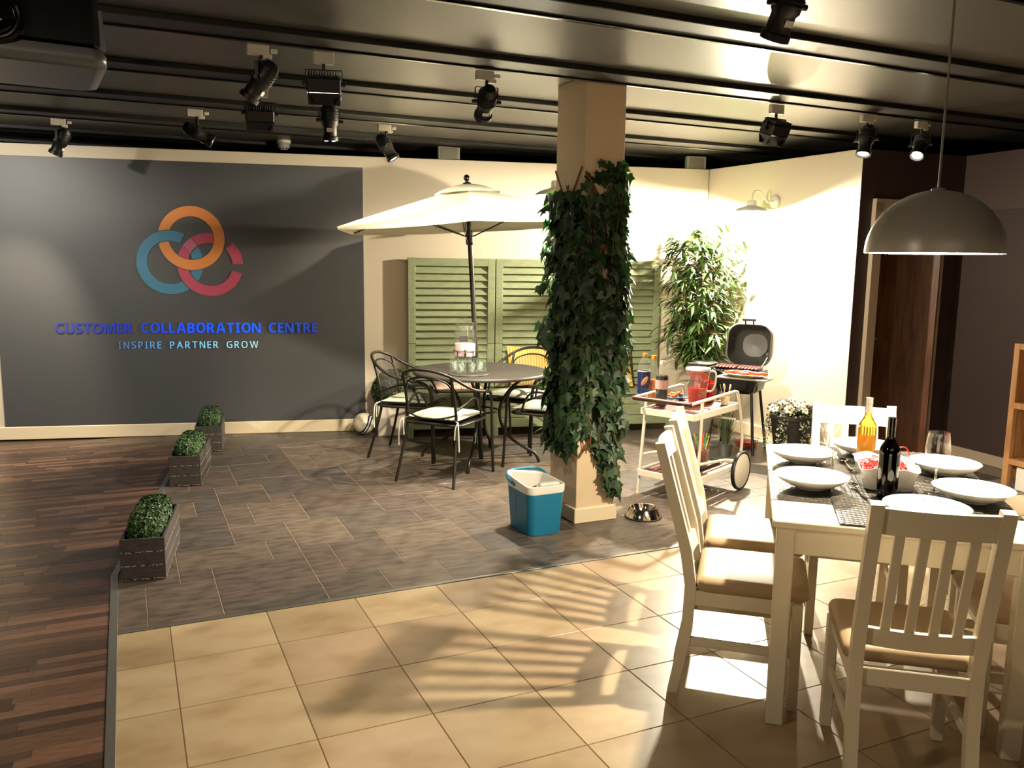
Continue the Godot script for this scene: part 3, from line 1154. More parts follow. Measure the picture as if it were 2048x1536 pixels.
func lettering(text: String, label: String, s0: float, s1: float, y: float, cap: float, ramp: Array, bold: bool) -> void:
	var t := thing("wall_lettering", label, "lettering", WALL_AT, WALL_TURN)
	var font := SystemFont.new()
	font.font_names = PackedStringArray(["Droid Sans"])
	font.font_weight = 700 if bold else 400
	var widths := []
	var meshes := []
	var total := 0.0
	var sc := 1.0
	for ch in text:
		if ch == " ":
			widths.append(0.55 * cap)
			meshes.append(null)
			total += 0.55 * cap
			continue
		var tm := TextMesh.new()
		tm.text = ch
		tm.font = font
		tm.font_size = 64
		tm.pixel_size = cap / 46.0
		tm.depth = 0.006
		tm.curve_step = 2.0
		var bb := tm.get_aabb()
		meshes.append(tm)
		widths.append(bb.size.x)
		total += bb.size.x
	var gap := ((s1 - s0) - total) / (text.length() - 1)
	var x := s0
	for k in text.length():
		if meshes[k] != null:
			var f := float(k) / (text.length() - 1) * (ramp.size() - 1)
			var c: Color = ramp[int(f)].lerp(ramp[mini(int(f) + 1, ramp.size() - 1)], f - int(f))
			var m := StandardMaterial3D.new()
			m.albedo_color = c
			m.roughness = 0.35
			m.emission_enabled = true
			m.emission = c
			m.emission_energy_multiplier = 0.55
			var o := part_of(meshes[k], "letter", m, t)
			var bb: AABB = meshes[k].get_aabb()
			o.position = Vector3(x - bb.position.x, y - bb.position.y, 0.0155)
			x += widths[k] + gap
		else:
			x += widths[k] + gap


func shutter_bench() -> void:
	var t := thing("shutter_bench", "sage green bench with louvred shutter back along the cream wall", "bench", WALL_AT, WALL_TURN)
	var pw := 0.812
	for k in 3:
		var s0 := 2.350 + pw * k
		var fr := MB.new()
		for half in 2:
			var y0: float = [0.40, 0.812][half]
			var y1: float = [0.808, 1.592][half]
			for e in [s0 + 0.036, s0 + pw - 0.040]:
				fr.box(Vector3(e, (y0 + y1) / 2, 0.05), Vector3(0.068, y1 - y0, 0.034), 0.003)
		fr.box(Vector3(s0 + pw / 2, 1.556, 0.05), Vector3(pw - 0.14, 0.07, 0.032), 0.002)
		fr.box(Vector3(s0 + pw / 2, 0.43, 0.05), Vector3(pw - 0.14, 0.06, 0.032), 0.002)
		part(fr, "shutter_frame", M.shutter_green, t)
		for j in 16:
			var b := MB.new()
			b.box(Vector3(s0 + pw / 2, 1.487 - 0.0655 * j, 0.045), Vector3(pw - 0.142, 0.074, 0.010), 0.003, Basis(Vector3.RIGHT, deg_to_rad(-26)))
			part(b, "louvre", M.shutter_green, t)
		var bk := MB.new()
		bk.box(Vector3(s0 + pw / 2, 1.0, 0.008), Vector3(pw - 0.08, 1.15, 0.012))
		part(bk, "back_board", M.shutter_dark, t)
	var x0 := 2.31
	var x1 := 4.81
	for k in 4:
		var b := MB.new()
		b.box(Vector3((x0 + x1) / 2, 0.376, 0.115 + 0.095 * k), Vector3(x1 - x0, 0.024, 0.091), 0.003)
		part(b, "seat_plank", M.shutter_green, t)
	for k in 2:
		var b := MB.new()
		b.box(Vector3((x0 + x1) / 2, [0.312, 0.213][k], 0.398), Vector3(x1 - x0 - 0.02, [0.09, 0.098][k], 0.018), 0.003)
		part(b, "front_plank", M.shutter_green, t)
	var ap := MB.new()
	ap.box(Vector3((x0 + x1) / 2, 0.117, 0.398), Vector3(x1 - x0 - 0.02, 0.084, 0.018), 0.003)
	part(ap, "front_plank", M.shutter_green, t)
	for e in [x0 + 0.03, 3.045, 3.105, x1 - 0.03]:
		var b := MB.new()
		b.box(Vector3(e, 0.182, 0.412), Vector3(0.055, 0.364, 0.03), 0.003)
		part(b, "post", M.shutter_green, t)
	var cu := scatter_cushion("left yellow striped cushion on the bench behind the garden table", on_wall(3.46, 0.60, 0.20), WALL_TURN, -0.28)
	dup(cu, on_wall(4.27, 0.60, 0.20), WALL_TURN + 0.05, "right yellow striped cushion on the bench, beside the ivy pillar")
	# floral cushion lying flat
	var fc := thing("floral_cushion", "flat floral patterned cushion lying on the bench behind the table", "cushion", on_wall(2.78, 0.388, 0.22), WALL_TURN)
	part(pillow(0.46, 0.09, 0.34, 0.045), "cover", M.floral, fc)


# a stuffed square pad; w x d, thick h
func pillow(w: float, h: float, d: float, mid: float) -> MB:
	var b := MB.new()
	for side in [1.0, -1.0]:
		var rows := []
		var k := 14
		for i in k + 1:
			var row := []
			for j in k + 1:
				var u := 2.0 * i / k - 1.0
				var w2 := 2.0 * j / k - 1.0
				var puff := pow(maxf(0.0, (1.0 - pow(absf(u), 2.6)) * (1.0 - pow(absf(w2), 2.6))), 0.45)
				var pinch := 1.0 - 0.07 * (1.0 - absf(u)) * pow(absf(w2), 3) - 0.07 * (1.0 - absf(w2)) * pow(absf(u), 3)
				row.append(Vector3(w2 * w * 0.5 * pinch, mid + side * puff * h * 0.5, u * d * 0.5 * pinch))
			rows.append(row)
		b.grid(rows, false, false, side > 0)
	return b


func scatter_cushion(label: String, at: Vector3, turn: float, lean: float) -> Node3D:
	var t := thing("scatter_cushion", label, "cushion", at, turn, "yellow striped cushions on the bench")
	var b := pillow(0.40, 0.13, 0.40, 0.0)
	for k in b.v.size():
		var p := b.v[k]
		b.v[k] = Basis(Vector3.RIGHT, PI / 2 + lean) * p
		b.n[k] = Basis(Vector3.RIGHT, PI / 2 + lean) * b.n[k]
		b.uv[k] = Vector2(p.x * 2.5, p.z * 2.5)
	part(b, "cover", M.yellow_stripe, t)
	return t



func ivy_leaf_mesh(sd: int) -> ArrayMesh:
	# five-pointed ivy leaf, folded along its midrib; stalk at the origin, tip along -y, face +z
	var r := RandomNumberGenerator.new()
	r.seed = sd
	var o := [Vector2(0, 0.10), Vector2(0.16, 0.26), Vector2(0.40, 0.26), Vector2(0.36, 0.02), Vector2(0.62, -0.20), Vector2(0.30, -0.36), Vector2(0.22, -0.52), Vector2(0, -1.0)]
	var b := MB.new()
	for s in [1.0, -1.0]:
		var pts := []
		for p in o:
			var q: Vector2 = p * r.randf_range(0.92, 1.08)
			var z := -0.22 * absf(q.x) + 0.10 * q.y * q.y - (0.16 if q.y < -0.7 else 0.0)
			pts.append(Vector3(q.x * s, q.y, z))
		pts[0].x = 0.0
		pts[7].x = 0.0
		var mid := Vector3(0, -0.35, 0.03)
		for k in pts.size() - 1:
			b.tri(mid, pts[k], pts[k + 1], Vector3(0, 0, 1))
	return b.mesh()


func pillar_and_ivy() -> void:
	var t := setting("pillar", Vector3(2.56, 0, -4.495))
	var b := MB.new()
	b.box(Vector3(0, 1.31, 0), Vector3(0.266, 2.62, 0.35), 0.003)
	part(b, "shaft", M.pillar_paint, t)
	b = MB.new()
	b.box(Vector3(0, 0.0465, 0), Vector3(0.298, 0.093, 0.382), 0.004)
	part(b, "plinth", M.skirting_paint, t)
	# lamp on the rear face of the pillar
	gooseneck_lamp("white gooseneck wall lamp on the rear of the pillar, hidden by ivy", Vector3(2.61, 2.10, -4.67), PI, 0.33, 9.0)
	# trellis and ivy
	var iv := thing("ivy_trellis", "artificial ivy on a bamboo trellis wrapped round the cream pillar", "ivy", Vector3(2.56, 0, -4.495))
	var fz := 0.186
	var lx := -0.144
	for k in 6:
		var y0 := 0.60 + 0.26 * k
		for s in [1.0, -1.0]:
			b = MB.new()
			b.bar(Vector3(-0.13 * s, y0 - 0.19, fz + 0.002 * s), Vector3(0.13 * s, y0 + 0.19, fz + 0.002 * s), 0.014, 0.006, Vector3.RIGHT, 0.0015)
			part(b, "trellis_lath", M.twig, iv)
			b = MB.new()
			b.bar(Vector3(lx + 0.002 * s, y0 - 0.22, -0.16 * s), Vector3(lx + 0.002 * s, y0 + 0.22, 0.16 * s), 0.014, 0.006, Vector3.BACK, 0.0015)
			part(b, "trellis_lath", M.twig, iv)
	for k in 9:
		b = MB.new()
		var p := []
		var fx := rng.randf_range(-0.12, 0.13)
		var onl := k % 3 == 0
		for i in 12:
			var yy := lerpf(0.45, 2.02, i / 11.0)
			var wob := Vector3(rng.randf_range(-0.02, 0.02), 0, rng.randf_range(-0.012, 0.02))
			p.append((Vector3(-0.155, yy, fx * 1.2) if onl else Vector3(fx, yy, 0.2)) + wob)
		b.tube(smooth_path(p, 3), 0.0035, 6)
		part(b, "ivy_stem", M.twig, iv)
	var shapes := [ivy_leaf_mesh(1), ivy_leaf_mesh(2), ivy_leaf_mesh(3)]
	var leaves := []
	for k in 2400:
		var side := rng.randf()
		var y := rng.randf_range(0.42, 2.08)
		var p: Vector3
		var o: Vector3
		var lift := rng.randf_range(0.015, 0.10) * (0.55 + 0.45 * sin(y * 5.0 + side * 9.0))
		if side < 0.44:
			var x := rng.randf_range(-0.14, 0.15)
			# a thin stretch up the middle of the front shows the pillar
			if y > 1.35 and absf(x - 0.0) < 0.05 and rng.randf() < 0.80:
				continue
			if y > 1.95 and x < 0.05 and rng.randf() < 0.75:
				continue
			if y < 0.55 and (x < -0.03 or rng.randf() < 0.3):
				continue
			p = Vector3(x, y, 0.178 + lift)
			o = Vector3(x * 2.5, 0.1, 1.0)
		elif side < 0.84:
			var z := rng.randf_range(-0.17, 0.19)
			if y > 1.98 or (y < 0.50 and rng.randf() < 0.5):
				continue
			p = Vector3(-0.138 - lift, y, z)
			o = Vector3(-1.0, 0.1, z * 2.5)
		else:
			var z := rng.randf_range(0.05, 0.19)
			p = Vector3(0.138 + lift * 0.75, y, z)
			o = Vector3(1.0, 0.1, 0.7)
		leaves.append([p, o])
	# the tail at the lower right, a few stray shoots, the topmost leaves
	for k in 46:
		var q := rng.randf()
		leaves.append([Vector3(lerpf(0.03, 0.12, q) + rng.randf_range(-0.05, 0.03), lerpf(0.50, 0.19, q), 0.20 + rng.randf_range(0, 0.05)), Vector3(0.2, 0, 1)])
	for k in 10:
		leaves.append([Vector3(rng.randf_range(-0.06, 0.13), rng.randf_range(2.06, 2.15), 0.195), Vector3(0.1, 0.1, 1)])
	for e in [Vector3(-0.30, 1.18, 0.02), Vector3(-0.31, 1.14, 0.03), Vector3(-0.28, 1.12, 0.05), Vector3(-0.30, 1.42, 0.0), Vector3(-0.33, 1.86, 0.03), Vector3(0.24, 1.10, 0.1), Vector3(0.25, 1.26, 0.1), Vector3(0.22, 0.56, 0.16), Vector3(0.19, 1.95, 0.12)]:
		for k in 2:
			leaves.append([e + Vector3(rng.randf_range(-0.02, 0.02), rng.randf_range(-0.03, 0.03), rng.randf_range(-0.02, 0.02)), Vector3(signf(e.x), 0.2, 0.5)])
	leaves.sort_custom(func(p, q): return p[0].dot(Vector3(-0.35, 0, 0.94)) > q[0].dot(Vector3(-0.35, 0, 0.94)))
	var picked := {}
	while picked.size() < 290:
		picked[rng.randi() % mini(leaves.size(), 900)] = true
	var left := [[], [], [], []]
	for k in leaves.size():
		var o: Vector3 = leaves[k][1].normalized()
		var size := rng.randf_range(0.055, 0.088)
		var fwd := (o + Vector3(rng.randf_range(-0.7, 0.7), rng.randf_range(-0.25, 0.65), rng.randf_range(-0.6, 0.6))).normalized()
		var up := Vector3(rng.randf_range(-0.8, 0.8), 1.0, rng.randf_range(-0.5, 0.5))
		var x := up.cross(fwd).normalized()
		var bs := Basis(x, fwd.cross(x), fwd) * size
		var kind: int = [0, 0, 0, 1, 1, 1, 2, 2, 3][rng.randi() % 9]
		if picked.has(k):
			var l := part_of(shapes[k % 3], "ivy_leaf", M["ivy_%d" % (kind + 1)], iv)
			l.transform = Transform3D(bs, leaves[k][0])
		else:
			left[kind].append(Transform3D(bs, leaves[k][0]))
	for kind in 4:
		scatter(left[kind], shapes[kind % 3], "ivy_leaves", M["ivy_%d" % (kind + 1)], iv)


func scatter(list: Array, shape: Mesh, called: String, m: Material, parent: Node3D) -> void:
	var mm := MultiMesh.new()
	mm.transform_format = MultiMesh.TRANSFORM_3D
	mm.mesh = shape
	mm.instance_count = list.size()
	for i in list.size():
		mm.set_instance_transform(i, list[i])
	var o := MultiMeshInstance3D.new()
	o.name = called
	o.multimesh = mm
	o.material_override = m
	o.set_meta("kind", "stuff")
	parent.add_child(o, true)


func gooseneck_lamp(label: String, plate: Vector3, turn: float, reach: float, energy: float) -> void:
	# the wall plate faces local +z; the arm swings up and over to a shallow enamel shade with the bulb below it
	var t := thing("wall_lamp", label, "wall lamp", plate, turn, "gooseneck wall lamps")
	var b := MB.new()
	b.x = Transform3D(Basis(Vector3.RIGHT, PI / 2), Vector3.ZERO)
	b.lathe([Vector2(0.0, 0.0), Vector2(0.058, 0.0), Vector2(0.058, 0.012), Vector2(0.045, 0.026), Vector2(0.012, 0.03), Vector2(0.012, 0.042), Vector2(0.0, 0.042)], 28)
	part(b, "wall_plate", M.lamp_enamel, t)
	b = MB.new()
	b.tube(smooth_path([Vector3(0, 0, 0.035), Vector3(0, -0.008, 0.08), Vector3(0, 0.02, reach * 0.45), Vector3(0, 0.075, reach * 0.68), Vector3(0, 0.082, reach * 0.86), Vector3(0, 0.05, reach * 0.98), Vector3(0, -0.01, reach)], 6), 0.0075, 10)
	part(b, "arm", M.lamp_enamel, t)
	b = MB.new()
	b.lathe([Vector2(0.0, 0.0), Vector2(0.036, 0.0), Vector2(0.042, -0.008), Vector2(0.042, -0.04), Vector2(0.05, -0.048)], 24, Vector3(0, 0, reach))
	part(b, "lamp_holder", M.lamp_enamel, t)
	b = MB.new()
	b.lathe([Vector2(0.0, -0.052), Vector2(0.05, -0.056), Vector2(0.115, -0.072), Vector2(0.150, -0.096), Vector2(0.153, -0.098), Vector2(0.150, -0.046 - 0.045), Vector2(0.112, -0.066), Vector2(0.05, -0.049), Vector2(0.0, -0.046)].slice(0, 5), 32, Vector3(0, 0, reach))
	b.lathe([Vector2(0.153, -0.098), Vector2(0.151, -0.093), Vector2(0.115, -0.068), Vector2(0.05, -0.048)], 32, Vector3(0, 0, reach))
	part(b, "shade", M.lamp_enamel, t)
	b = MB.new()
	b.ball(Vector3(0, -0.115, reach), Vector3(0.032, 0.04, 0.032), 16, 10)
	part(b, "bulb", M.bulb_glow, t)
	bulb_light("wall_lamp_light", t.transform * Vector3(0, -0.115, reach), energy, Color(1.0, 0.95, 0.85), 0.035)


func garden_chair() -> Node3D:
	var t := thing("garden_chair", "", "chair", Vector3.ZERO, 0.0, "brown metal chairs around the garden table")
	var b := MB.new()
	# one hoop from front foot over arm, back and arm to the other front foot
	var half := [Vector3(0.262, 0.0, 0.26), Vector3(0.258, 0.30, 0.245), Vector3(0.256, 0.50, 0.235), Vector3(0.262, 0.585, 0.215), Vector3(0.272, 0.628, 0.165), Vector3(0.276, 0.642, 0.08), Vector3(0.270, 0.665, -0.06), Vector3(0.248, 0.715, -0.18), Vector3(0.190, 0.778, -0.275), Vector3(0.10, 0.815, -0.325)]
	var p := half.duplicate()
	p.append(Vector3(0, 0.825, -0.338))
	for k in range(half.size() - 1, -1, -1):
		p.append(half[k] * Vector3(-1, 1, 1))
	b.tube(smooth_path(p, 4), 0.0115, 10)
	part(b, "arm_hoop", M.patio_metal, t)
	for s in [1.0, -1.0]:
		b = MB.new()
		b.tube(smooth_path([Vector3(0.235 * s, 0.0, -0.31), Vector3(0.215 * s, 0.22, -0.25), Vector3(0.200 * s, 0.43, -0.205), Vector3(0.196 * s, 0.60, -0.225), Vector3(0.192 * s, 0.772, -0.272)], 5), 0.011, 10)
		part(b, "back_leg", M.patio_metal, t)
		b = MB.new()
		b.tube([Vector3(0.235 * s, 0.0, -0.311), Vector3(0.229 * s, 0.05, -0.298)], 0.014, 10)
		b.tube([Vector3(0.262 * s, 0.0, 0.26), Vector3(0.261 * s, 0.05, 0.257)], 0.014, 10)
		# lower arm loop inside the hoop
	for s in [1.0, -1.0]:
		b = MB.new()
		b.tube(smooth_path([Vector3(0.225 * s, 0.432, 0.13), Vector3(0.228 * s, 0.52, 0.10), Vector3(0.235 * s, 0.585, 0.05), Vector3(0.235 * s, 0.60, -0.04), Vector3(0.222 * s, 0.565, -0.13), Vector3(0.202 * s, 0.535, -0.214)], 5), 0.009, 8)
		part(b, "arm_loop", M.patio_metal, t)
	b = MB.new()
	var ring := []
	for q in rect_ring(0.46, 0.44, 0.06, 0.425, 5):
		ring.append(q + Vector3(0, 0, 0.0))
	b.tube(ring, 0.010, 8, true)
	part(b, "seat_frame", M.patio_metal, t)
	b = MB.new()
	b.box(Vector3(0, 0.428, 0), Vector3(0.43, 0.004, 0.41), 0.001)
	part(b, "seat_mesh", M.patio_metal, t)
	b = MB.new()
	b.tube(smooth_path([Vector3(0.190, 0.66, -0.238), Vector3(0.16, 0.725, -0.262), Vector3(0.08, 0.762, -0.30), Vector3(0, 0.77, -0.308), Vector3(-0.08, 0.762, -0.30), Vector3(-0.16, 0.725, -0.262), Vector3(-0.190, 0.66, -0.238)], 5), 0.007, 8)
	b.tube(smooth_path([Vector3(0.198, 0.50, -0.212), Vector3(0.1, 0.475, -0.245), Vector3(0, 0.468, -0.256), Vector3(-0.1, 0.475, -0.245), Vector3(-0.198, 0.50, -0.212)], 5), 0.007, 8)
	part(b, "back_rail", M.patio_metal, t)
	b = MB.new()
	var rows := []
	for i in 9:
		var f := i / 8.0
		var row := []
		for j in 13:
			var u := 2.0 * j / 12.0 - 1.0
			var top := 0.768 - 0.11 * pow(absf(u), 2.6)
			var low := 0.470 + 0.03 * u * u
			var y := lerpf(low, top, f)
			row.append(Vector3(u * 0.192, y, -0.245 - 0.06 * f * (1.0 - u * u * 0.9) - 0.012 * (1.0 - u * u) + 0.03 * u * u))
		rows.append(row)
	b.grid(rows)
	part(b, "back_mesh", M.mesh_screen, t)
	return t


func seat_cushion() -> Node3D:
	var t := thing("seat_cushion", "", "cushion", Vector3.ZERO, 0.0, "pale tie-on cushions on the garden chairs")
	part(pillow(0.43, 0.06, 0.41, 0.0), "pad", M.cushion_cloth, t)
	for s in [1.0, -1.0]:
		var b := MB.new()
		b.bar(Vector3(0.19 * s, 0.0, -0.205), Vector3(0.222 * s, -0.012, -0.222), 0.012, 0.003, Vector3.BACK, 0.001)
		var p := smooth_path([Vector3(0.222 * s, -0.01, -0.225), Vector3(0.235 * s, -0.03, -0.245), Vector3(0.243 * s, -0.10, -0.252), Vector3(0.246 * s, -0.21, -0.25)], 4)
		b.tube(p, 0.0045, 6)
		p = smooth_path([Vector3(0.222 * s, -0.01, -0.225), Vector3(0.212 * s, -0.05, -0.243), Vector3(0.206 * s, -0.13, -0.246)], 4)
		b.tube(p, 0.0045, 6)
		part(b, "tie", M.cushion_cloth, t)
	return t


func patio_set() -> void:
	var c := Vector3(2.52, 0, -6.07)
	var t := thing("garden_table", "round dark brown metal garden table under the cream parasol", "table", c)
	var b := MB.new()
	b.lathe([Vector2(0.0, 0.700), Vector2(0.50, 0.700), Vector2(0.53, 0.694), Vector2(0.535, 0.700), Vector2(0.535, 0.712), Vector2(0.528, 0.72), Vector2(0.50, 0.722), Vector2(0.03, 0.722), Vector2(0.03, 0.700)], 64)
	part(b, "tabletop", M.patio_top, t)
	for k in 4:
		b = MB.new()
		var a := deg_to_rad(33.0 + 90.0 * k)
		var d := Vector3(cos(a), 0, sin(a))
		var p := []
		for e in [[0.45, 0.695], [0.36, 0.675], [0.26, 0.60], [0.185, 0.50], [0.155, 0.40], [0.175, 0.29], [0.25, 0.185], [0.36, 0.115], [0.435, 0.075], [0.465, 0.035], [0.475, 0.0]]:
			p.append(d * e[0] + Vector3(0, e[1], 0))
		b.tube(smooth_path(p, 5), 0.0125, 10)
		part(b, "leg", M.patio_metal, t)
	b = MB.new()
	var ring := arc_pts(Vector3(0, 0.40, 0), Vector3.RIGHT, Vector3.BACK, 0.142, 0, TAU * 35 / 36.0, 35)
	b.tube(ring, 0.008, 8, true)
	part(b, "leg_ring", M.patio_metal, t)
	# chairs and their cushions
	var spots := [[Vector3(2.09, 0, -5.69), Vector3(0.76, 0, -0.65), "nearest brown metal garden chair, its hooped back turned to the viewer", "pale cushion on the nearest garden chair, its ties hanging down"], [Vector3(2.095, 0, -6.44), Vector3(0.79, 0, 0.615), "left garden chair with hooped mesh back, in front of the topiary ball", "pale cushion on the left garden chair by the topiary ball"], [Vector3(2.955, 0, -5.75), Vector3(-0.67, 0, -0.74), "right garden chair half hidden behind the ivy pillar", "pale cushion on the garden chair half hidden by ivy"], [Vector3(3.00, 0, -6.39), Vector3(-0.80, 0, 0.60), "far garden chair behind the round table, in front of the yellow cushion", "pale cushion on the far garden chair behind the table"]]
	var ch := garden_chair()
	var cu := seat_cushion()
	for k in 4:
		var f: Vector3 = spots[k][1]
		var turn := atan2(f.x, f.z)
		if k == 0:
			ch.position = spots[k][0]
			ch.rotation.y = turn
			ch.set_meta("label", spots[k][2])
			cu.position = spots[k][0] + Vector3(0, 0.463, 0)
			cu.rotation.y = turn
			cu.set_meta("label", spots[k][3])
		else:
			dup(ch, spots[k][0], turn, spots[k][2])
			dup(cu, spots[k][0] + Vector3(0, 0.463, 0), turn, spots[k][3])
	parasol()


func parasol() -> void:
	var base := Vector3(2.54, 0, -6.09)
	var axis := Vector3(-0.118, 2.16, -0.05).normalized()
	var t := thing("parasol", "cream six-sided garden parasol tilted through the round table", "parasol", base)
	t.basis = Basis(Quaternion(Vector3.UP, axis))
	var b := MB.new()
	b.tube([Vector3(0, 0.0, 0), Vector3(0, 2.10, 0)], 0.019, 16)
	part(b, "pole", M.patio_metal, t)
	b = MB.new()
	b.lathe([Vector2(0.019, 1.70), Vector2(0.032, 1.70), Vector2(0.032, 1.76), Vector2(0.026, 1.80), Vector2(0.019, 1.81)], 18)
	b.ball(Vector3(0, 1.705, 0.034), Vector3(0.011, 0.011, 0.016), 10, 6)
	part(b, "runner", M.black_metal, t)
	var rr := 1.09
	var top := 2.125
	var a0 := atan2(6.14, -2.20)
	var rib := func(k: int, f: float) -> Vector3:
		var a := a0 + k * PI / 3.0
		return Vector3(cos(a) * rr * f, top - 0.272 * pow(f, 1.12), sin(a) * rr * f)
	for k in 6:
		b = MB.new()
		var rows := []
		for i in 15:
			var f := lerpf(0.03, 1.0, i / 14.0)
			var row := []
			for j in 13:
				var s := j / 12.0
				var p: Vector3 = (rib.call(k, f) as Vector3).lerp(rib.call(k + 1, f), s)
				var dip := 4.0 * s * (1.0 - s) * f
				p.y -= 0.012 * dip
				p -= Vector3(p.x, 0, p.z) * 0.028 * dip * f
				row.append(p)
			rows.append(row)
		var hem := []
		for j in 13:
			hem.append(rows[14][j] * Vector3(0.992, 1, 0.992) + Vector3(0, -0.022, 0))
		rows.append(hem)
		b.grid(rows)
		part(b, "canopy_panel", M.canopy_cloth, t)
	for k in 6:
		b = MB.new()
		var p := []
		for i in 9:
			p.append((rib.call(k, lerpf(0.02, 0.985, i / 8.0)) as Vector3) + Vector3(0, -0.014, 0))
		b.tube(p, 0.006, 6)
		var m: Vector3 = rib.call(k, 0.55)
		b.tube([Vector3(0, 1.76, 0) + Vector3(m.x, 0, m.z).normalized() * 0.028, m + Vector3(0, -0.018, 0)], 0.005, 6)
		part(b, "rib", M.black_metal, t)
	b = MB.new()
	var rows := []
	for i in 6:
		var f := i / 5.0
		var row := []
		for j in 48:
			var a := a0 + TAU * j / 48
			var scal := 1.0 - 0.07 * absf(sin(3.0 * (a - a0))) * f
			row.append(Vector3(cos(a) * 0.27 * f * scal, top + 0.035 - 0.062 * f * f - 0.012 * f, sin(a) * 0.27 * f * scal))
		rows.append(row)
	b.grid(rows, false, true)
	part(b, "vent_cap", M.canopy_cloth, t)
	b = MB.new()
	b.lathe([Vector2(0.0, top + 0.03), Vector2(0.036, top + 0.032), Vector2(0.03, top + 0.042), Vector2(0.012, top + 0.048), Vector2(0.012, top + 0.056)], 20)
	b.ball(Vector3(0, top + 0.078, 0), Vector3(0.024, 0.026, 0.024), 16, 10)
	part(b, "finial", M.black_shiny, t)
	b = MB.new()
	b.tube(smooth_path([Vector3(-0.035, 1.72, 0.03), Vector3(-0.06, 1.86, 0.025), Vector3(-0.05, 1.96, 0.02)], 4), 0.003, 6)
	b.ball(Vector3(-0.035, 1.71, 0.03), Vector3(0.008, 0.014, 0.008), 8, 6)
	part(b, "pull_cord", M.black_metal, t)


func patio_extras() -> void:
	# round serving mat, four mason tumblers, drinks dispenser
	var y := 0.722
	var t := thing("serving_mat", "dark round serving mat under the four glass jars", "mat", Vector3(2.335, y, -5.865))
	var b := MB.new()
	b.lathe([Vector2(0.0, 0.0), Vector2(0.155, 0.0), Vector2(0.158, 0.005), Vector2(0.155, 0.009), Vector2(0.0, 0.009)], 40)
	part(b, "mat_disc", M.patio_top, t)
	var spots := [[Vector3(2.235, 0, -5.905), "leftmost mason jar of ice on the round dark mat"], [Vector3(2.262, 0, -5.822), "second mason jar from the left, nearest the table edge"], [Vector3(2.352, 0, -5.812), "third mason jar from the left on the dark mat"], [Vector3(2.432, 0, -5.846), "rightmost mason jar of ice on the dark mat"]]
	var proto: Node3D
	for k in 4:
		var p: Vector3 = spots[k][0] + Vector3(0, y + 0.0095, 0)
		if k == 0:
			proto = thing("mason_jar", spots[k][1], "glass jar", p, 0.0, "mason jars on the serving mat")
			b = MB.new()
			b.lathe([Vector2(0.0, 0.0), Vector2(0.034, 0.0), Vector2(0.038, 0.006), Vector2(0.038, 0.085), Vector2(0.032, 0.098), Vector2(0.031, 0.102), Vector2(0.034, 0.104), Vector2(0.034, 0.108), Vector2(0.031, 0.110), Vector2(0.031, 0.122), Vector2(0.0295, 0.1225), Vector2(0.029, 0.10), Vector2(0.0345, 0.082), Vector2(0.0345, 0.01), Vector2(0.0, 0.007)], 28)
			part(b, "jar", M.jar_glass, proto)
			b = MB.new()
			for i in 16:
				b.box(Vector3(rng.randf_range(-0.018, 0.018), 0.02 + 0.0038 * i, rng.randf_range(-0.018, 0.018)), Vector3.ONE * rng.randf_range(0.012, 0.019), 0.003, Basis.from_euler(Vector3(rng.randf() * 3, rng.randf() * 3, rng.randf() * 3)))
			var o := part(b, "ice_cubes", M.ice, proto)
			o.set_meta("kind", "stuff")
		else:
			dup(proto, p, 0.9 * k, spots[k][1])
	t = thing("drinks_dispenser", "glass drinks dispenser with tap and slate label on a wire stand", "drinks dispenser", Vector3(2.385, y, -6.065), -0.35)
	var z0 := 0.105
	b = MB.new()
	b.lathe([Vector2(0.0, z0), Vector2(0.072, z0), Vector2(0.083, z0 + 0.012), Vector2(0.085, z0 + 0.17), Vector2(0.080, z0 + 0.205), Vector2(0.064, z0 + 0.232), Vector2(0.062, z0 + 0.25), Vector2(0.059, z0 + 0.25), Vector2(0.059, z0 + 0.232), Vector2(0.076, z0 + 0.203), Vector2(0.081, z0 + 0.17), Vector2(0.079, z0 + 0.014), Vector2(0.0, z0 + 0.01)], 36)
	part(b, "jar", M.jar_glass, t)
	b = MB.new()
	b.lathe([Vector2(0.0, z0 + 0.012), Vector2(0.0775, z0 + 0.014), Vector2(0.0795, z0 + 0.03), Vector2(0.0795, z0 + 0.108), Vector2(0.0, z0 + 0.112)], 32)
	part(b, "drink", M.pink_drink, t)
	b = MB.new()
	b.lathe([Vector2(0.0, z0 + 0.252), Vector2(0.068, z0 + 0.252), Vector2(0.072, z0 + 0.256), Vector2(0.07, z0 + 0.268), Vector2(0.045, z0 + 0.285), Vector2(0.018, z0 + 0.293), Vector2(0.013, z0 + 0.30), Vector2(0.02, z0 + 0.312), Vector2(0.012, z0 + 0.325), Vector2(0.0, z0 + 0.327)], 32)
	part(b, "lid", M.jar_glass, t)
	b = MB.new()
	for k in 4:
		b.lathe([Vector2(0.066 + 0.004 * (k % 2), z0 + 0.228 + 0.006 * k), Vector2(0.069, z0 + 0.231 + 0.006 * k), Vector2(0.066, z0 + 0.234 + 0.006 * k)], 32)
	part(b, "collar", M.jar_glass, t)
	b = MB.new()
	b.box(Vector3(-0.012, z0 + 0.152, 0.0885), Vector3(0.066, 0.044, 0.004), 0.001)
	part(b, "slate_label", M.patio_top, t, "blank slate label")
	b = MB.new()
	b.tube([Vector3(0, z0 + 0.035, 0.078), Vector3(0, z0 + 0.035, 0.118)], 0.009, 12)
	b.tube([Vector3(0, z0 + 0.035, 0.110), Vector3(0, z0 + 0.008, 0.113)], 0.0075, 12)
	b.tube([Vector3(0, z0 + 0.035, 0.105), Vector3(0, z0 + 0.062, 0.105)], 0.005, 10)
	b.ball(Vector3(0, z0 + 0.066, 0.105), Vector3(0.014, 0.006, 0.008), 10, 6)
	part(b, "tap", M.steel, t)
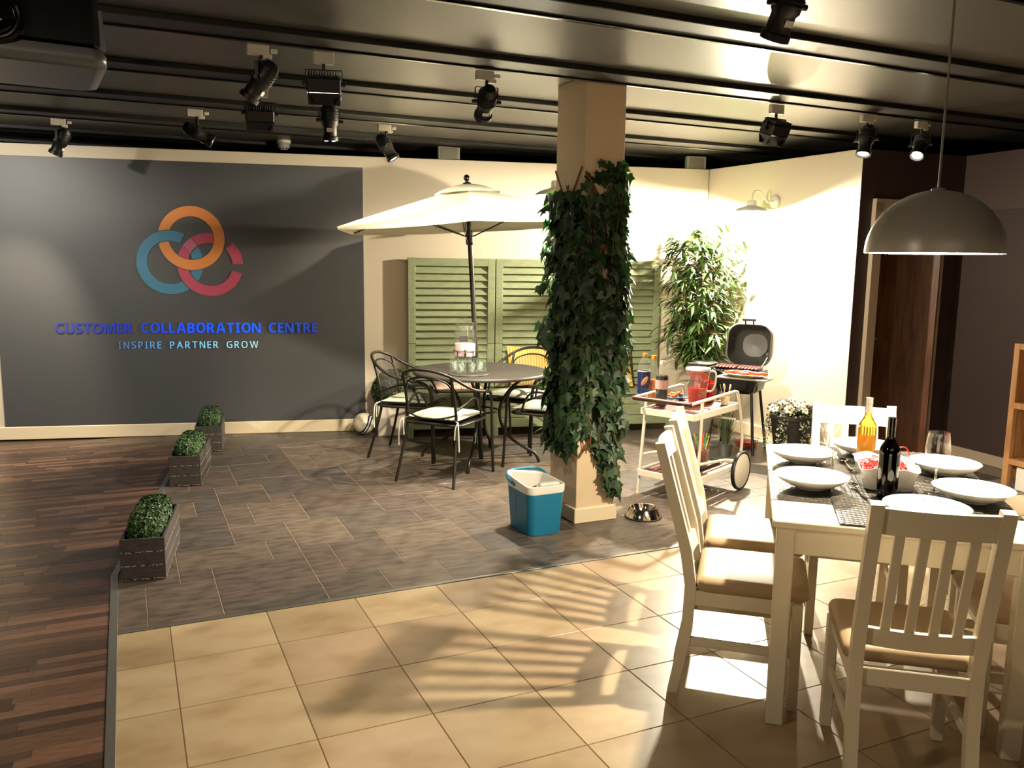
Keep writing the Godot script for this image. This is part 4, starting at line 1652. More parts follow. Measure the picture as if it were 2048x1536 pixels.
	b = MB.new()
	b.tube(arc_pts(Vector3(0, z0 - 0.004, 0), Vector3.RIGHT, Vector3.BACK, 0.08, 0, TAU * 39 / 40.0, 39), 0.003, 6, true)
	b.tube(arc_pts(Vector3(0, z0 + 0.055, 0), Vector3.RIGHT, Vector3.BACK, 0.089, 0, TAU * 39 / 40.0, 39), 0.003, 6, true)
	for k in 4:
		var a := PI / 4 + PI / 2 * k
		var d := Vector3(cos(a), 0, sin(a))
		b.tube([d * 0.086 + Vector3(0, 0.003, 0), d * 0.086 + Vector3(0, z0 + 0.055, 0)], 0.0035, 6)
		b.tube([Vector3(0, z0 - 0.005, 0), d * 0.08 + Vector3(0, z0 - 0.005, 0)], 0.003, 6)
	part(b, "wire_stand", M.black_metal, t)
	# topiary ball in a white cube
	t = thing("topiary_ball", "dark green topiary ball in a white cube planter by the cream wall", "topiary", Vector3(2.175, 0, -7.285), WALL_TURN)
	b = MB.new()
	b.box(Vector3(0, 0.135, 0), Vector3(0.30, 0.27, 0.24), 0.006)
	part(b, "cube_planter", M.marble_white, t)
	var o := leaf_ball(Vector3(0, 0.40, 0), Vector3(0.195, 0.185, 0.185), 2600, 0.016, Color(0.018, 0.03, 0.012), Color(0.06, 0.085, 0.035))
	part(o, "clipped_foliage", M.box_leaf, t).set_meta("kind", "stuff")
	# football
	t = thing("football", "white and blue football against the skirting beside the dark wall", "football", Vector3(1.905, 0.098, -7.342))
	b = MB.new()
	b.ball(Vector3.ZERO, Vector3.ONE * 0.098, 28, 18)
	part(b, "ball_skin", M.football_white, t)
	for e in [[Basis(Vector3(0.3, 0.2, 1).normalized(), 0.5), M.football_blue, 0.024, 0.0992], [Basis(Vector3(0.3, 0.2, 1).normalized(), 0.5), M.football_white, 0.007, 0.1004]]:
		b = MB.new()
		var rows := [[], [], []]
		for i in 40:
			var a := lerpf(-2.9, 2.9, i / 39.0)
			var mid := 0.45 * sin(a * 1.7)
			for j in 3:
				var la: float = mid + (j - 1) * e[2] / 0.1
				rows[j].append(e[0] * (Vector3(cos(la) * sin(a), sin(la), cos(la) * cos(a)) * e[3]))
		b.grid(rows, false, false, true)
		part(b, "painted_band", e[1], t)
	# cool box
	t = thing("cool_box", "open turquoise cool box with white rim beside the ivy pillar", "cool box", Vector3(2.155, 0, -4.33), 0.03)
	b = MB.new()
	var rows := []
	for e in [[0.205, 0.27, 0.0], [0.215, 0.28, 0.006], [0.243, 0.312, 0.252]]:
		rows.append(rect_ring(e[0], e[1], 0.045, e[2], 7))
	b.grid(rows, false, true, true)
	for j in rows[0].size():
		b.tri(Vector3.ZERO, rows[0][j], rows[0][(j + 1) % rows[0].size()], Vector3.DOWN)
	part(b, "body", M.turquoise, t)
	b = MB.new()
	rows = []
	for e in [[0.245, 0.314, 0.250, 0.0], [0.250, 0.320, 0.256, 0.0], [0.252, 0.322, 0.294, 1.0], [0.246, 0.316, 0.299, 1.0], [0.226, 0.296, 0.297, 1.0], [0.222, 0.292, 0.285, 1.0], [0.205, 0.27, 0.06, 0.0]]:
		var r := rect_ring(e[0], e[1], 0.045, e[2], 7)
		for j in r.size():
			# the rim stands higher at the hinge end
			var lift := clampf((-r[j].z - 0.03) * 8.0, 0.0, 1.0) * 0.030 * (1.0 if r[j].x < 0.03 else 0.25)
			r[j] += Vector3(0, lift * e[3], 0)
		rows.append(r)
	b.grid(rows, false, true, true)
	var lr: Array = rows[6]
	for j in lr.size():
		b.tri(Vector3(0, 0.06, 0), lr[j], lr[(j + 1) % lr.size()], Vector3.UP)
	part(b, "rim", M.white_plastic, t)
	b = MB.new()
	b.box(Vector3(0.02, 0.301, 0.125), Vector3(0.13, 0.02, 0.045), 0.008)
	part(b, "catch_ledge", M.white_plastic, t)
	b = MB.new()
	b.tube(smooth_path([Vector3(0.124, 0.275, -0.02), Vector3(0.128, 0.295, -0.10), Vector3(0.10, 0.318, -0.165), Vector3(0.0, 0.325, -0.178), Vector3(-0.10, 0.318, -0.165), Vector3(-0.128, 0.295, -0.10), Vector3(-0.124, 0.275, -0.02)], 5), 0.010, 10)
	part(b, "carry_handle", M.turquoise, t)
	b = MB.new()
	b.tube(smooth_path([Vector3(-0.1195, 0.215, 0.0), Vector3(-0.117, 0.20, -0.02), Vector3(-0.112, 0.12, -0.022), Vector3(-0.106, 0.02, -0.022)], 5), 0.003, 6)
	part(b, "handle_groove", M.turquoise_dark, t)
	for k in 3:
		var d := thing("cool_box_item", ["dark spoon left inside the turquoise cool box", "brown packet inside the turquoise cool box near its front", "small black cap inside the cool box by its raised end"][k], ["spoon", "packet", "cap"][k], Vector3(2.155, 0, -4.33) + [Vector3(-0.02, 0.24, -0.02), Vector3(0.06, 0.24, 0.06), Vector3(-0.06, 0.24, -0.10)][k], 0.4)
		b = MB.new()
		if k == 0:
			b.ball(Vector3(-0.03, 0.0, 0), Vector3(0.028, 0.007, 0.018), 12, 6)
			b.tube([Vector3(-0.01, 0.002, 0), Vector3(0.05, 0.008, 0)], 0.004, 6)
		elif k == 1:
			b.box(Vector3.ZERO, Vector3(0.06, 0.05, 0.04), 0.012)
		else:
			b.lathe([Vector2(0, -0.01), Vector2(0.014, -0.01), Vector2(0.014, 0.008), Vector2(0.0, 0.01)], 14)
		part(b, "piece", [M.black_metal, M.seat_leather, M.black_metal][k], d)
		var w := MB.new()
		w.box(Vector3(0, -0.095, 0), Vector3(0.05, 0.16, 0.05), 0.004)
		part(w, "carton", M.white_plastic, d)
	# dog bowl
	t = thing("dog_bowl", "polished steel dog bowl on the slate beside the pillar base", "bowl", Vector3(2.885, 0, -4.275))
	b = MB.new()
	b.lathe([Vector2(0.0, 0.004), Vector2(0.105, 0.0), Vector2(0.112, 0.004), Vector2(0.108, 0.02), Vector2(0.088, 0.060), Vector2(0.083, 0.066), Vector2(0.077, 0.065), Vector2(0.072, 0.050), Vector2(0.064, 0.02), Vector2(0.055, 0.012), Vector2(0.0, 0.010)], 48)
	part(b, "bowl", M.steel, t)
	b = MB.new()
	b.lathe([Vector2(0.104, 0.0), Vector2(0.114, 0.0), Vector2(0.115, 0.006), Vector2(0.111, 0.010)], 48)
	part(b, "rubber_ring", M.black_metal, t)


# a clipped mass of tiny leaves over an ellipsoid
func leaf_ball(c: Vector3, r: Vector3, count: int, size: float, dark: Color, pale: Color) -> MB:
	var b := MB.new()
	b.tinted = true
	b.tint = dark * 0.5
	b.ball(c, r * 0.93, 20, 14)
	for k in count:
		var d := Vector3(rng.randfn(), rng.randfn(), rng.randfn()).normalized()
		leaf_at(b, c + d * r * rng.randf_range(0.93, 1.03), d, size * rng.randf_range(0.7, 1.25), dark.lerp(pale, rng.randf()))
	return b


func leaf_at(b: MB, p: Vector3, out: Vector3, size: float, c: Color) -> void:
	b.tint = c
	var f := (out + Vector3(rng.randf_range(-0.8, 0.8), rng.randf_range(-0.5, 0.9), rng.randf_range(-0.8, 0.8))).normalized()
	var x := f.cross(Vector3(rng.randf_range(-1, 1), rng.randf_range(-1, 1), rng.randf_range(-1, 1))).normalized() * size
	var y := f.cross(x)
	var m := f * size * 0.25
	b.tri(p - y, p + x * 0.6 + m, p + y, f)
	b.tri(p - y, p - x * 0.6 + m, p + y, f)


func planters() -> void:
	var spots := [[Vector3(0.065, 0, -4.615), "nearest weathered box planter with a clipped green hedge, at the floor edging"], [Vector3(0.375, 0, -6.355), "middle weathered box planter with a clipped green hedge"], [Vector3(0.60, 0, -7.39), "farthest weathered box planter with green hedge, against the dark wall"]]
	var w := 0.205
	var l := 0.60
	var h := 0.212
	var proto: Node3D
	for k in 3:
		if k == 0:
			proto = thing("hedge_planter", spots[k][1], "planter", spots[k][0], 0.0, "hedge planters along the floor edging")
			for j in 3:
				var y := 0.008 + 0.0355 + 0.0685 * j
				for s in [1.0, -1.0]:
					var b := MB.new()
					b.box(Vector3(0, y, s * (l * 0.5 - 0.007)), Vector3(w, 0.0665, 0.014), 0.0015)
					part(b, "board", M.planter_wood, proto)
					b = MB.new()
					b.box(Vector3(s * (w * 0.5 - 0.007), y, 0), Vector3(0.014, 0.0665, l - 0.028), 0.0015)
					part(b, "board", M.planter_wood, proto)
				if j < 3:
					var g := MB.new()
					for s in [1.0, -1.0]:
						for i in 30:
							if rng.randf() < 0.62:
								var xx := lerpf(-w * 0.48, w * 0.48, (i + 0.5) / 30.0)
								g.box(Vector3(xx, y - 0.0345 + rng.randf_range(-0.001, 0.002), s * l * 0.5), Vector3(w / 29.0, rng.randf_range(0.002, 0.006), 0.002))
						for i in 60:
							if rng.randf() < 0.6:
								g.box(Vector3(s * w * 0.5, y - 0.0345 + rng.randf_range(-0.001, 0.002), lerpf(-l * 0.49, l * 0.49, (i + 0.5) / 60.0)), Vector3(0.002, rng.randf_range(0.002, 0.006), l / 58.0))
					part(g, "worn_edge", M.bare_edge, proto, "pale worn paint along the board edge").set_meta("kind", "stuff")
			var f := MB.new()
			f.box(Vector3(0, 0.006, 0), Vector3(w - 0.01, 0.012, l - 0.01))
			part(f, "bottom", M.planter_wood, proto)
			f = MB.new()
			f.box(Vector3(0, 0.17, 0), Vector3(w - 0.032, 0.01, l - 0.032))
			part(f, "soil", M.black_metal, proto)
			var e := MB.new()
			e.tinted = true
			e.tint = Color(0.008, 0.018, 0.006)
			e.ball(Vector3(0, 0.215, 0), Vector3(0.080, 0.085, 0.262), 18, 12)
			for i in 3800:
				# a rounded loaf of foliage
				var d := Vector3(rng.randfn(), absf(rng.randfn()) * 1.2 - 0.15, rng.randfn()).normalized()
				var q := Vector3(signf(d.x) * pow(absf(d.x), 0.6), signf(d.y) * pow(absf(d.y), 0.75), signf(d.z) * pow(absf(d.z), 0.6))
				leaf_at(e, Vector3(0, 0.215, 0) + q * Vector3(0.083, 0.092, 0.262) * rng.randf_range(0.92, 1.06), d, rng.randf_range(0.0075, 0.0125), Color(0.012, 0.035, 0.01).lerp(Color(0.085, 0.17, 0.055), pow(rng.randf(), 1.6)))
			part(e, "hedge", M.box_leaf, proto).set_meta("kind", "stuff")
			proto.rotation.y = -0.166
		else:
			dup(proto, spots[k][0], -0.2 if k == 1 else -0.14, spots[k][1])



# a band of label wrapped round a bottle
func wrap_label(b: MB, r: float, y0: float, y1: float, mid: float, half: float) -> void:
	var rows := [[], []]
	for i in 17:
		var a := lerpf(mid - half, mid + half, i / 16.0)
		for j in 2:
			rows[j].append(Vector3(cos(a) * r, [y0, y1][j], sin(a) * r))
	b.grid(rows, false, false, true)


func barbecue_corner() -> void:
	gooseneck_lamp("white gooseneck wall lamp glowing on the right cream wall above the barbecue", Vector3(5.214, 2.122, -5.87), -PI / 2 - 0.037, 0.25, 24.0)
	# bamboo
	var t := thing("bamboo_plant", "tall artificial bamboo plant with drooping green leaves in the corner", "bamboo", Vector3(4.80, 0, -6.30))
	var b := MB.new()
	b.lathe([Vector2(0.0, 0.0), Vector2(0.12, 0.0), Vector2(0.15, 0.26), Vector2(0.155, 0.27), Vector2(0.14, 0.27), Vector2(0.135, 0.24), Vector2(0.0, 0.24)], 28)
	part(b, "pot", M.grey_plastic, t)
	var stems := [[Vector3(-0.03, 0, 0.03), Vector3(-0.05, 1.55, 0.02)], [Vector3(0.03, 0, 0.02), Vector3(0.05, 1.70, 0.0)], [Vector3(-0.01, 0, -0.03), Vector3(-0.16, 1.45, -0.06)], [Vector3(0.05, 0, -0.02), Vector3(0.16, 1.75, 0.0)]]
	for s in stems:
		b = MB.new()
		var p := []
		for i in 9:
			var f := i / 8.0
			p.append((s[0] as Vector3).lerp(s[1], f) + Vector3(0, 0.24 * (1.0 - f), 0) + Vector3(sin(f * 5.0) * 0.02, 0, 0))
		b.tube(smooth_path(p, 3), 0.011, 8)
		for i in 7:
			var q: Vector3 = p[i + 1]
			b.lathe([Vector2(0.011, -0.006), Vector2(0.0145, 0.0), Vector2(0.011, 0.006)], 8, q)
		part(b, "cane", M.cane, t)
	var shape := MB.new()
	var rows := []
	for i in 7:
		var f := i / 6.0
		var w := 0.105 * pow(sin(PI * pow(f, 0.7)), 0.9) + 0.004
		var droop := -0.35 * f * f
		rows.append([Vector3(-w, droop - 0.03, f), Vector3(0, droop, f), Vector3(w, droop - 0.03, f)])
	shape.grid(rows)
	var leaf := shape.mesh()
	var tf := [[], [], []]
	var twig := MB.new()
	var all := []
	for k in 470:
		var h := rng.randf_range(0.66, 1.80)
		var s: Array = stems[rng.randi() % 4]
		var f := clampf((h - 0.24) / 1.5, 0.0, 1.0)
		var o: Vector3 = (s[0] as Vector3).lerp(s[1], f)
		o.y = h
		var a := rng.randf() * TAU
		var out := rng.randf_range(0.08, 0.40) * (1.0 - 0.30 * absf(h - 1.25) / 0.6)
		if h < 0.85:
			out *= 0.85
		var e := o + Vector3(cos(a) * out, rng.randf_range(-0.02, 0.12), sin(a) * out)
		# keep off the two walls
		e.x = minf(e.x, 0.34)
		e.z = maxf(e.z, -0.24)
		twig.tube([o, (o + e) * 0.5 + Vector3(0, 0.03, 0), e], 0.0022, 5)
		for i in rng.randi_range(4, 6):
			var q: Vector3 = o.lerp(e, rng.randf_range(0.55, 1.02))
			var dir := Vector3(cos(a) + rng.randf_range(-1.0, 1.0), rng.randf_range(-0.7, 0.35), sin(a) + rng.randf_range(-1.0, 1.0)).normalized()
			var x := Vector3.UP.cross(dir).normalized()
			all.append(Transform3D(Basis(x, dir.cross(x), dir) * rng.randf_range(0.085, 0.155), q))
	for k in 14:
		var q := Vector3(rng.randf_range(0.18, 0.26), rng.randf_range(1.78, 1.92), 0.02)
		var dir := Vector3(rng.randf_range(-0.5, 0.8), rng.randf_range(0.0, 0.9), rng.randf_range(-0.6, 0.6)).normalized()
		var x := Vector3.UP.cross(dir).normalized()
		all.append(Transform3D(Basis(x, dir.cross(x), dir) * 0.12, q))
	twig.tube(smooth_path([Vector3(0.15, 1.68, 0), Vector3(0.18, 1.78, 0.01), Vector3(0.25, 1.90, 0.02)], 3), 0.003, 5)
	part(twig, "twigs", M.cane, t).set_meta("kind", "stuff")
	all.sort_custom(func(p, q): return p.origin.dot(Vector3(-0.5, 0, 0.86)) > q.origin.dot(Vector3(-0.5, 0, 0.86)))
	for k in all.size():
		var kind := rng.randi() % 3
		if k < 240:
			var l := part_of(leaf, "bamboo_leaf", M["bamboo_%d" % (kind + 1)], t)
			l.transform = all[k]
		else:
			tf[kind].append(all[k])
	for kind in 3:
		scatter(tf[kind], leaf, "bamboo_leaves", M["bamboo_%d" % (kind + 1)], t)
	# barbecue: bowl, raised lid, legs, shelves
	t = thing("barbecue", "black charcoal barbecue with its grey lid raised, by the right wall", "barbecue", Vector3(4.72, 0, -5.62), -1.02)
	b = MB.new()
	rows = [rect_ring(0.28, 0.24, 0.07, 0.50, 6), rect_ring(0.36, 0.32, 0.09, 0.53, 6), rect_ring(0.41, 0.37, 0.10, 0.66, 6), rect_ring(0.41, 0.37, 0.10, 0.685, 6), rect_ring(0.385, 0.345, 0.09, 0.685, 6), rect_ring(0.35, 0.31, 0.08, 0.58, 6)]
	b.grid(rows, false, true, true)
	for j in rows[0].size():
		b.tri(Vector3(0, 0.50, 0), rows[0][j], rows[0][(j + 1) % rows[0].size()], Vector3.DOWN)
		b.tri(Vector3(0, 0.58, 0), rows[5][j], rows[5][(j + 1) % rows[5].size()], Vector3.UP)
	part(b, "bowl", M.black_shiny, t)
	b = MB.new()
	for k in 15:
		b.tube([Vector3(-0.19 + 0.027 * k, 0.688, -0.165), Vector3(-0.19 + 0.027 * k, 0.688, 0.165)], 0.003, 6)
	b.tube([Vector3(-0.19, 0.685, 0.10), Vector3(0.19, 0.685, 0.10)], 0.003, 6)
	b.tube([Vector3(-0.19, 0.685, -0.10), Vector3(0.19, 0.685, -0.10)], 0.003, 6)
	part(b, "grill_rack", M.steel_dull, t)
	b = MB.new()
	# lid stands on its rear edge; its mouth faces +z
	b.x = Transform3D(Basis(Vector3.RIGHT, PI / 2 - 0.10), Vector3(0, 0.70 + 0.185, -0.19))
	rows = [rect_ring(0.372, 0.35, 0.10, 0.0, 7), rect_ring(0.40, 0.375, 0.115, 0.0, 7), rect_ring(0.40, 0.375, 0.115, -0.03, 7), rect_ring(0.36, 0.335, 0.13, -0.14, 7), rect_ring(0.24, 0.22, 0.10, -0.19, 7)]
	b.grid(rows, false, true)
	for j in rows[4].size():
		b.tri(Vector3(0, -0.195, 0), rows[4][j], rows[4][(j + 1) % rows[4].size()], Vector3.DOWN)
	part(b, "lid_shell", M.bbq_lid, t)
	b = MB.new()
	b.x = Transform3D(Basis(Vector3.RIGHT, PI / 2 - 0.10), Vector3(0, 0.70 + 0.185, -0.19))
	rows = [rect_ring(0.372, 0.35, 0.10, 0.0, 7), rect_ring(0.37, 0.345, 0.105, -0.03, 7), rect_ring(0.34, 0.315, 0.12, -0.13, 7), rect_ring(0.22, 0.20, 0.09, -0.175, 7)]
	b.grid(rows, false, true, true)
	for j in rows[3].size():
		b.tri(Vector3(0, -0.18, 0), rows[3][j], rows[3][(j + 1) % rows[3].size()], Vector3.UP)
	for k in 3:
		b.lathe([Vector2(0.0, -0.148), Vector2(0.014, -0.148), Vector2(0.014, -0.152)], 12, Vector3(0.10 + 0.022 * (k - 1), 0, 0.07 - 0.03 * (k % 2)))
	part(b, "lid_inside", M.bbq_lid_inside, t)
	b = MB.new()
	for s in [-1.0, 1.0]:
		b.tube([Vector3(s * 0.035, 1.055, -0.185), Vector3(s * 0.035, 1.10, -0.17)], 0.007, 8)
	b.bar(Vector3(-0.06, 1.103, -0.169), Vector3(0.06, 1.103, -0.169), 0.022, 0.01, Vector3.UP, 0.003)
	part(b, "lid_handle", M.black_metal, t)
	b = MB.new()
	b.tube([Vector3(0.175, 0.69, 0.05), Vector3(0.175, 0.79, -0.16)], 0.004, 6)
	part(b, "lid_stay", M.steel_dull, t)
	for sx in [-1.0, 1.0]:
		for sz in [-1.0, 1.0]:
			b = MB.new()
			b.tube([Vector3(sx * 0.14, 0.53, sz * 0.11), Vector3(sx * 0.20, 0.0, sz * 0.17)], 0.012, 10)
			part(b, "leg", M.black_metal, t)
	b = MB.new()
	b.box(Vector3(-0.32, 0.70, 0.02), Vector3(0.20, 0.014, 0.30), 0.004)
	b.bar(Vector3(-0.235, 0.685, 0.02), Vector3(-0.19, 0.66, 0.02), 0.02, 0.012, Vector3.BACK)
	part(b, "side_shelf", M.steel_dull, t)
	b = MB.new()
	b.box(Vector3(0.13, 0.660, 0.285), Vector3(0.42, 0.014, 0.20), 0.004)
	b.bar(Vector3(0.0, 0.655, 0.20), Vector3(0.0, 0.655, 0.17), 0.02, 0.012, Vector3.UP)
	part(b, "front_shelf", M.shelf_grey, t)
	var bt := t.transform
	var turn := t.rotation.y
	# food on the barbecue
	var p: Vector3 = bt * Vector3(0.14, 0.668, 0.285)
	t = thing("serving_platter", "oval cream platter on the front shelf of the barbecue", "platter", p, turn)
	b = MB.new()
	b.x = Transform3D(Basis.from_scale(Vector3(1.0, 1.0, 0.52)), Vector3.ZERO)
	b.lathe([Vector2(0.0, 0.0), Vector2(0.12, 0.0), Vector2(0.19, 0.022), Vector2(0.192, 0.025), Vector2(0.188, 0.026), Vector2(0.12, 0.006), Vector2(0.0, 0.006)], 44)
	part(b, "dish", M.china_cream, t)
	var proto: Node3D
	var names := ["leftmost", "second", "third", "fourth", "fifth", "sixth", "rightmost"]
	for k in 7:
		var q := Vector3(0.02 + 0.04 * k, 0.694 + 0.006 * (k % 2), 0.275 + 0.02 * (k % 3))
		var la := "grilled sausage on the barbecue platter, %s in the row" % names[k]
		if k == 0:
			proto = thing("sausage", la, "sausage", bt * q, turn + 0.3, "grilled sausages on the barbecue platter")
			b = MB.new()
			b.tube(smooth_path([Vector3(-0.055, 0, 0), Vector3(-0.045, 0.004, 0.003), Vector3(0, 0.010, 0.010), Vector3(0.045, 0.004, 0.003), Vector3(0.055, 0, 0)], 3), [0.003, 0.009, 0.012, 0.013, 0.014, 0.014, 0.014, 0.014, 0.014, 0.013, 0.012, 0.009, 0.003], 10)
			part(b, "casing", M.sausage, proto)
		else:
			dup(proto, bt * q, turn + 0.3 + 0.5 * sin(k * 2.1), la)
	for k in 2:
		var la: String = ["dark red rack of ribs on the left half of the grill", "dark red rack of ribs on the grill beside the raised lid"][k]
		var rt := thing("rib_rack", la, "meat", bt * Vector3(-0.10 + 0.19 * k, 0.692, 0.02), turn, "racks of ribs on the grill")
		b = MB.new()
		for i in 6:
			b.ball(Vector3(-0.072 + 0.029 * i, 0.018, 0.0), Vector3(0.020, 0.020, 0.105), 10, 8)
		part(b, "ribs", M.ribs_meat, rt)
	var tr := thing("metal_tray", "small metal tray with tongs on the left barbecue shelf", "tray", bt * Vector3(-0.32, 0.7075, 0.03), turn)
	b = MB.new()
	rows = [rect_ring(0.17, 0.24, 0.03, 0.0), rect_ring(0.19, 0.27, 0.035, 0.018), rect_ring(0.20, 0.28, 0.035, 0.02), rect_ring(0.165, 0.235, 0.03, 0.004)]
	b.grid(rows, false, true, true)
	for j in rows[3].size():
		b.tri(Vector3(0, 0.004, 0), rows[3][j], rows[3][(j + 1) % rows[3].size()], Vector3.UP)
		b.tri(Vector3.ZERO, rows[0][j], rows[0][(j + 1) % rows[0].size()], Vector3.DOWN)
	part(b, "pan", M.steel_dull, tr)
	var tg := thing("barbecue_tongs", "black handled tongs lying across the metal tray", "tongs", bt * Vector3(-0.32, 0.738, 0.03), turn)
	b = MB.new()
	for s in [-1.0, 1.0]:
		b.tube(smooth_path([Vector3(0.10, 0, 0), Vector3(0.03, 0, 0.014 * s), Vector3(-0.10, 0, 0.022 * s), Vector3(-0.13, -0.004, 0.012 * s)], 4), 0.004, 6)
	part(b, "arms", M.black_metal, tg)
	# flower pot with pansies and trailing variegated ivy
	t = thing("flower_pot", "dark brown pot of cream pansies and trailing variegated ivy by the right wall", "flower pot", Vector3(5.00, 0, -5.27))
	b = MB.new()
	b.lathe([Vector2(0.0, 0.0), Vector2(0.13, 0.0), Vector2(0.175, 0.31), Vector2(0.185, 0.315), Vector2(0.185, 0.345), Vector2(0.168, 0.345), Vector2(0.16, 0.30), Vector2(0.0, 0.30)], 32)
	part(b, "pot", M.dark_pot, t)
	b = MB.new()
	b.tinted = true
	for k in 900:
		var a := rng.randf() * TAU
		var s := floorf(a / (TAU / 7.0)) * TAU / 7.0 + rng.randf_range(-0.22, 0.22)
		var f := rng.randf()
		var drop := f * (0.12 + 0.24 * absf(sin(floorf(a / (TAU / 7.0)) * 3.7)))
		var q := Vector3(cos(s), 0, sin(s)) * (0.15 + 0.06 * minf(1.0, f * 4.0) + rng.randf_range(-0.015, 0.02)) + Vector3(0, 0.36 - drop, 0)
		leaf_at(b, q, Vector3(cos(s), 0.2, sin(s)), rng.randf_range(0.008, 0.015), Color(0.06, 0.09, 0.035).lerp(Color(0.42, 0.42, 0.28), pow(rng.randf(), 1.5)))
	for k in 420:
		var q := Vector3(rng.randf_range(-1, 1), 0, rng.randf_range(-1, 1)).limit_length(1.0) * 0.17 + Vector3(0, rng.randf_range(0.33, 0.43), 0)
		leaf_at(b, q, Vector3.UP, rng.randf_range(0.012, 0.02), Color(0.02, 0.03, 0.015).lerp(Color(0.06, 0.09, 0.03), rng.randf()))
	part(b, "trailing_foliage", M.box_leaf, t).set_meta("kind", "stuff")
	var fl := MB.new()
	for k in 5:
		var a := TAU * k / 5.0
		var o := Vector3(cos(a), 0, sin(a))
		fl.ball(o * 0.016, Vector3(0.016, 0.004, 0.013), 8, 4, Basis(o, Vector3.UP, o.cross(Vector3.UP)))
	var fm := fl.mesh()
	var ey := MB.new()
	ey.ball(Vector3(0, 0.004, 0), Vector3(0.007, 0.004, 0.007), 8, 4)
	var em := ey.mesh()
	for k in 34:
		var q := Vector3(rng.randf_range(-1, 1), 0, rng.randf_range(-1, 1)).limit_length(1.0) * 0.175
		var h := 0.445 - 1.5 * q.length_squared() + rng.randf_range(-0.02, 0.015)
		var d := Vector3(q.x * 4 + rng.randf_range(-0.4, 0.4) - 0.5, 1.0, q.z * 4 + rng.randf_range(-0.4, 0.4) + 0.7).normalized()
		var x := d.cross(Vector3.FORWARD).normalized()
		var l := part_of(fm, "pansy", M.pansy_cream if rng.randf() < 0.72 else M.pansy_purple, t)
		l.transform = Transform3D(Basis(x, d, x.cross(d)) * rng.randf_range(1.0, 1.35), q + Vector3(0, h, 0))
		part_of(em, "pansy_eye", M.pansy_purple, l)
	# grass in a zinc pot, glass jar, wire basket behind the trolley
	t = thing("grass_plant", "spiky green grass plant in a zinc pot behind the trolley", "grass plant", Vector3(4.47, 0, -5.46))
	b = MB.new()
	b.lathe([Vector2(0.0, 0.0), Vector2(0.05, 0.0), Vector2(0.064, 0.10), Vector2(0.067, 0.104), Vector2(0.06, 0.104), Vector2(0.056, 0.09), Vector2(0.0, 0.09)], 24)
	part(b, "zinc_pot", M.aluminium, t)
	b = MB.new()
	b.tinted = true
	for k in 190:
		var a := rng.randf() * TAU
		var d := Vector3(cos(a), 0, sin(a))
		var reach := rng.randf_range(0.02, 0.26)
		var top := rng.randf_range(0.22, 0.44) - reach * 0.35
		b.tint = Color(0.03, 0.05, 0.02).lerp(Color(0.12, 0.15, 0.06), rng.randf())
		var rws := []
		var sd := d.cross(Vector3.UP)
		for i in 7:
			var f := i / 6.0
			var c := d * (0.02 + reach * pow(f, 1.7)) + Vector3(0, 0.09 + top * (1.55 * f - 0.55 * f * f * f), 0)
			c.y -= maxf(0.0, f - 0.6) * reach * 0.7
			var w := 0.0028 * (1.0 - f * 0.9)
			rws.append([c - sd * w, c + sd * w])
		b.grid(rws)
	part(b, "blades", M.box_leaf, t).set_meta("kind", "stuff")
	t = thing("glass_jar", "clear glass jar with a red stopper on the floor behind the trolley", "glass jar", Vector3(4.80, 0, -5.885))
	b = MB.new()
	b.lathe([Vector2(0.0, 0.0), Vector2(0.05, 0.0), Vector2(0.056, 0.01), Vector2(0.056, 0.20), Vector2(0.04, 0.235), Vector2(0.04, 0.25)], 28)
	part(b, "jar", M.jar_glass, t)
	b = MB.new()
	b.lathe([Vector2(0.04, 0.25), Vector2(0.044, 0.255), Vector2(0.03, 0.27), Vector2(0.022, 0.29), Vector2(0.0, 0.295)], 20)
	part(b, "stopper", M.red_glaze, t, "red stopper")
	b = MB.new()
	wrap_label(b, 0.0575, 0.09, 0.19, 2.2, 0.5)
	part(b, "paper_label", M.paper_print, t)
	t = thing("wire_basket", "low wire basket with a red rim on the floor behind the trolley", "basket", Vector3(4.86, 0, -5.66))
	b = MB.new()
	for k in 4:
		b.tube(arc_pts(Vector3(0, 0.006 + 0.022 * k, 0), Vector3.RIGHT, Vector3.BACK, 0.085 + 0.006 * k, 0, TAU * 29 / 30.0, 29), 0.0022, 6, true)
	for k in 12:
		var d := Vector3(cos(TAU * k / 12), 0, sin(TAU * k / 12))
		b.tube([d * 0.085 + Vector3(0, 0.004, 0), d * 0.105 + Vector3(0, 0.075, 0)], 0.002, 5)
	part(b, "wires", M.steel_dull, t)
	b = MB.new()
	b.lathe([Vector2(0.0, 0.004), Vector2(0.08, 0.004), Vector2(0.085, 0.05), Vector2(0.07, 0.06), Vector2(0.0, 0.062)], 24)
	part(b, "red_liner", M.red_glaze, t)


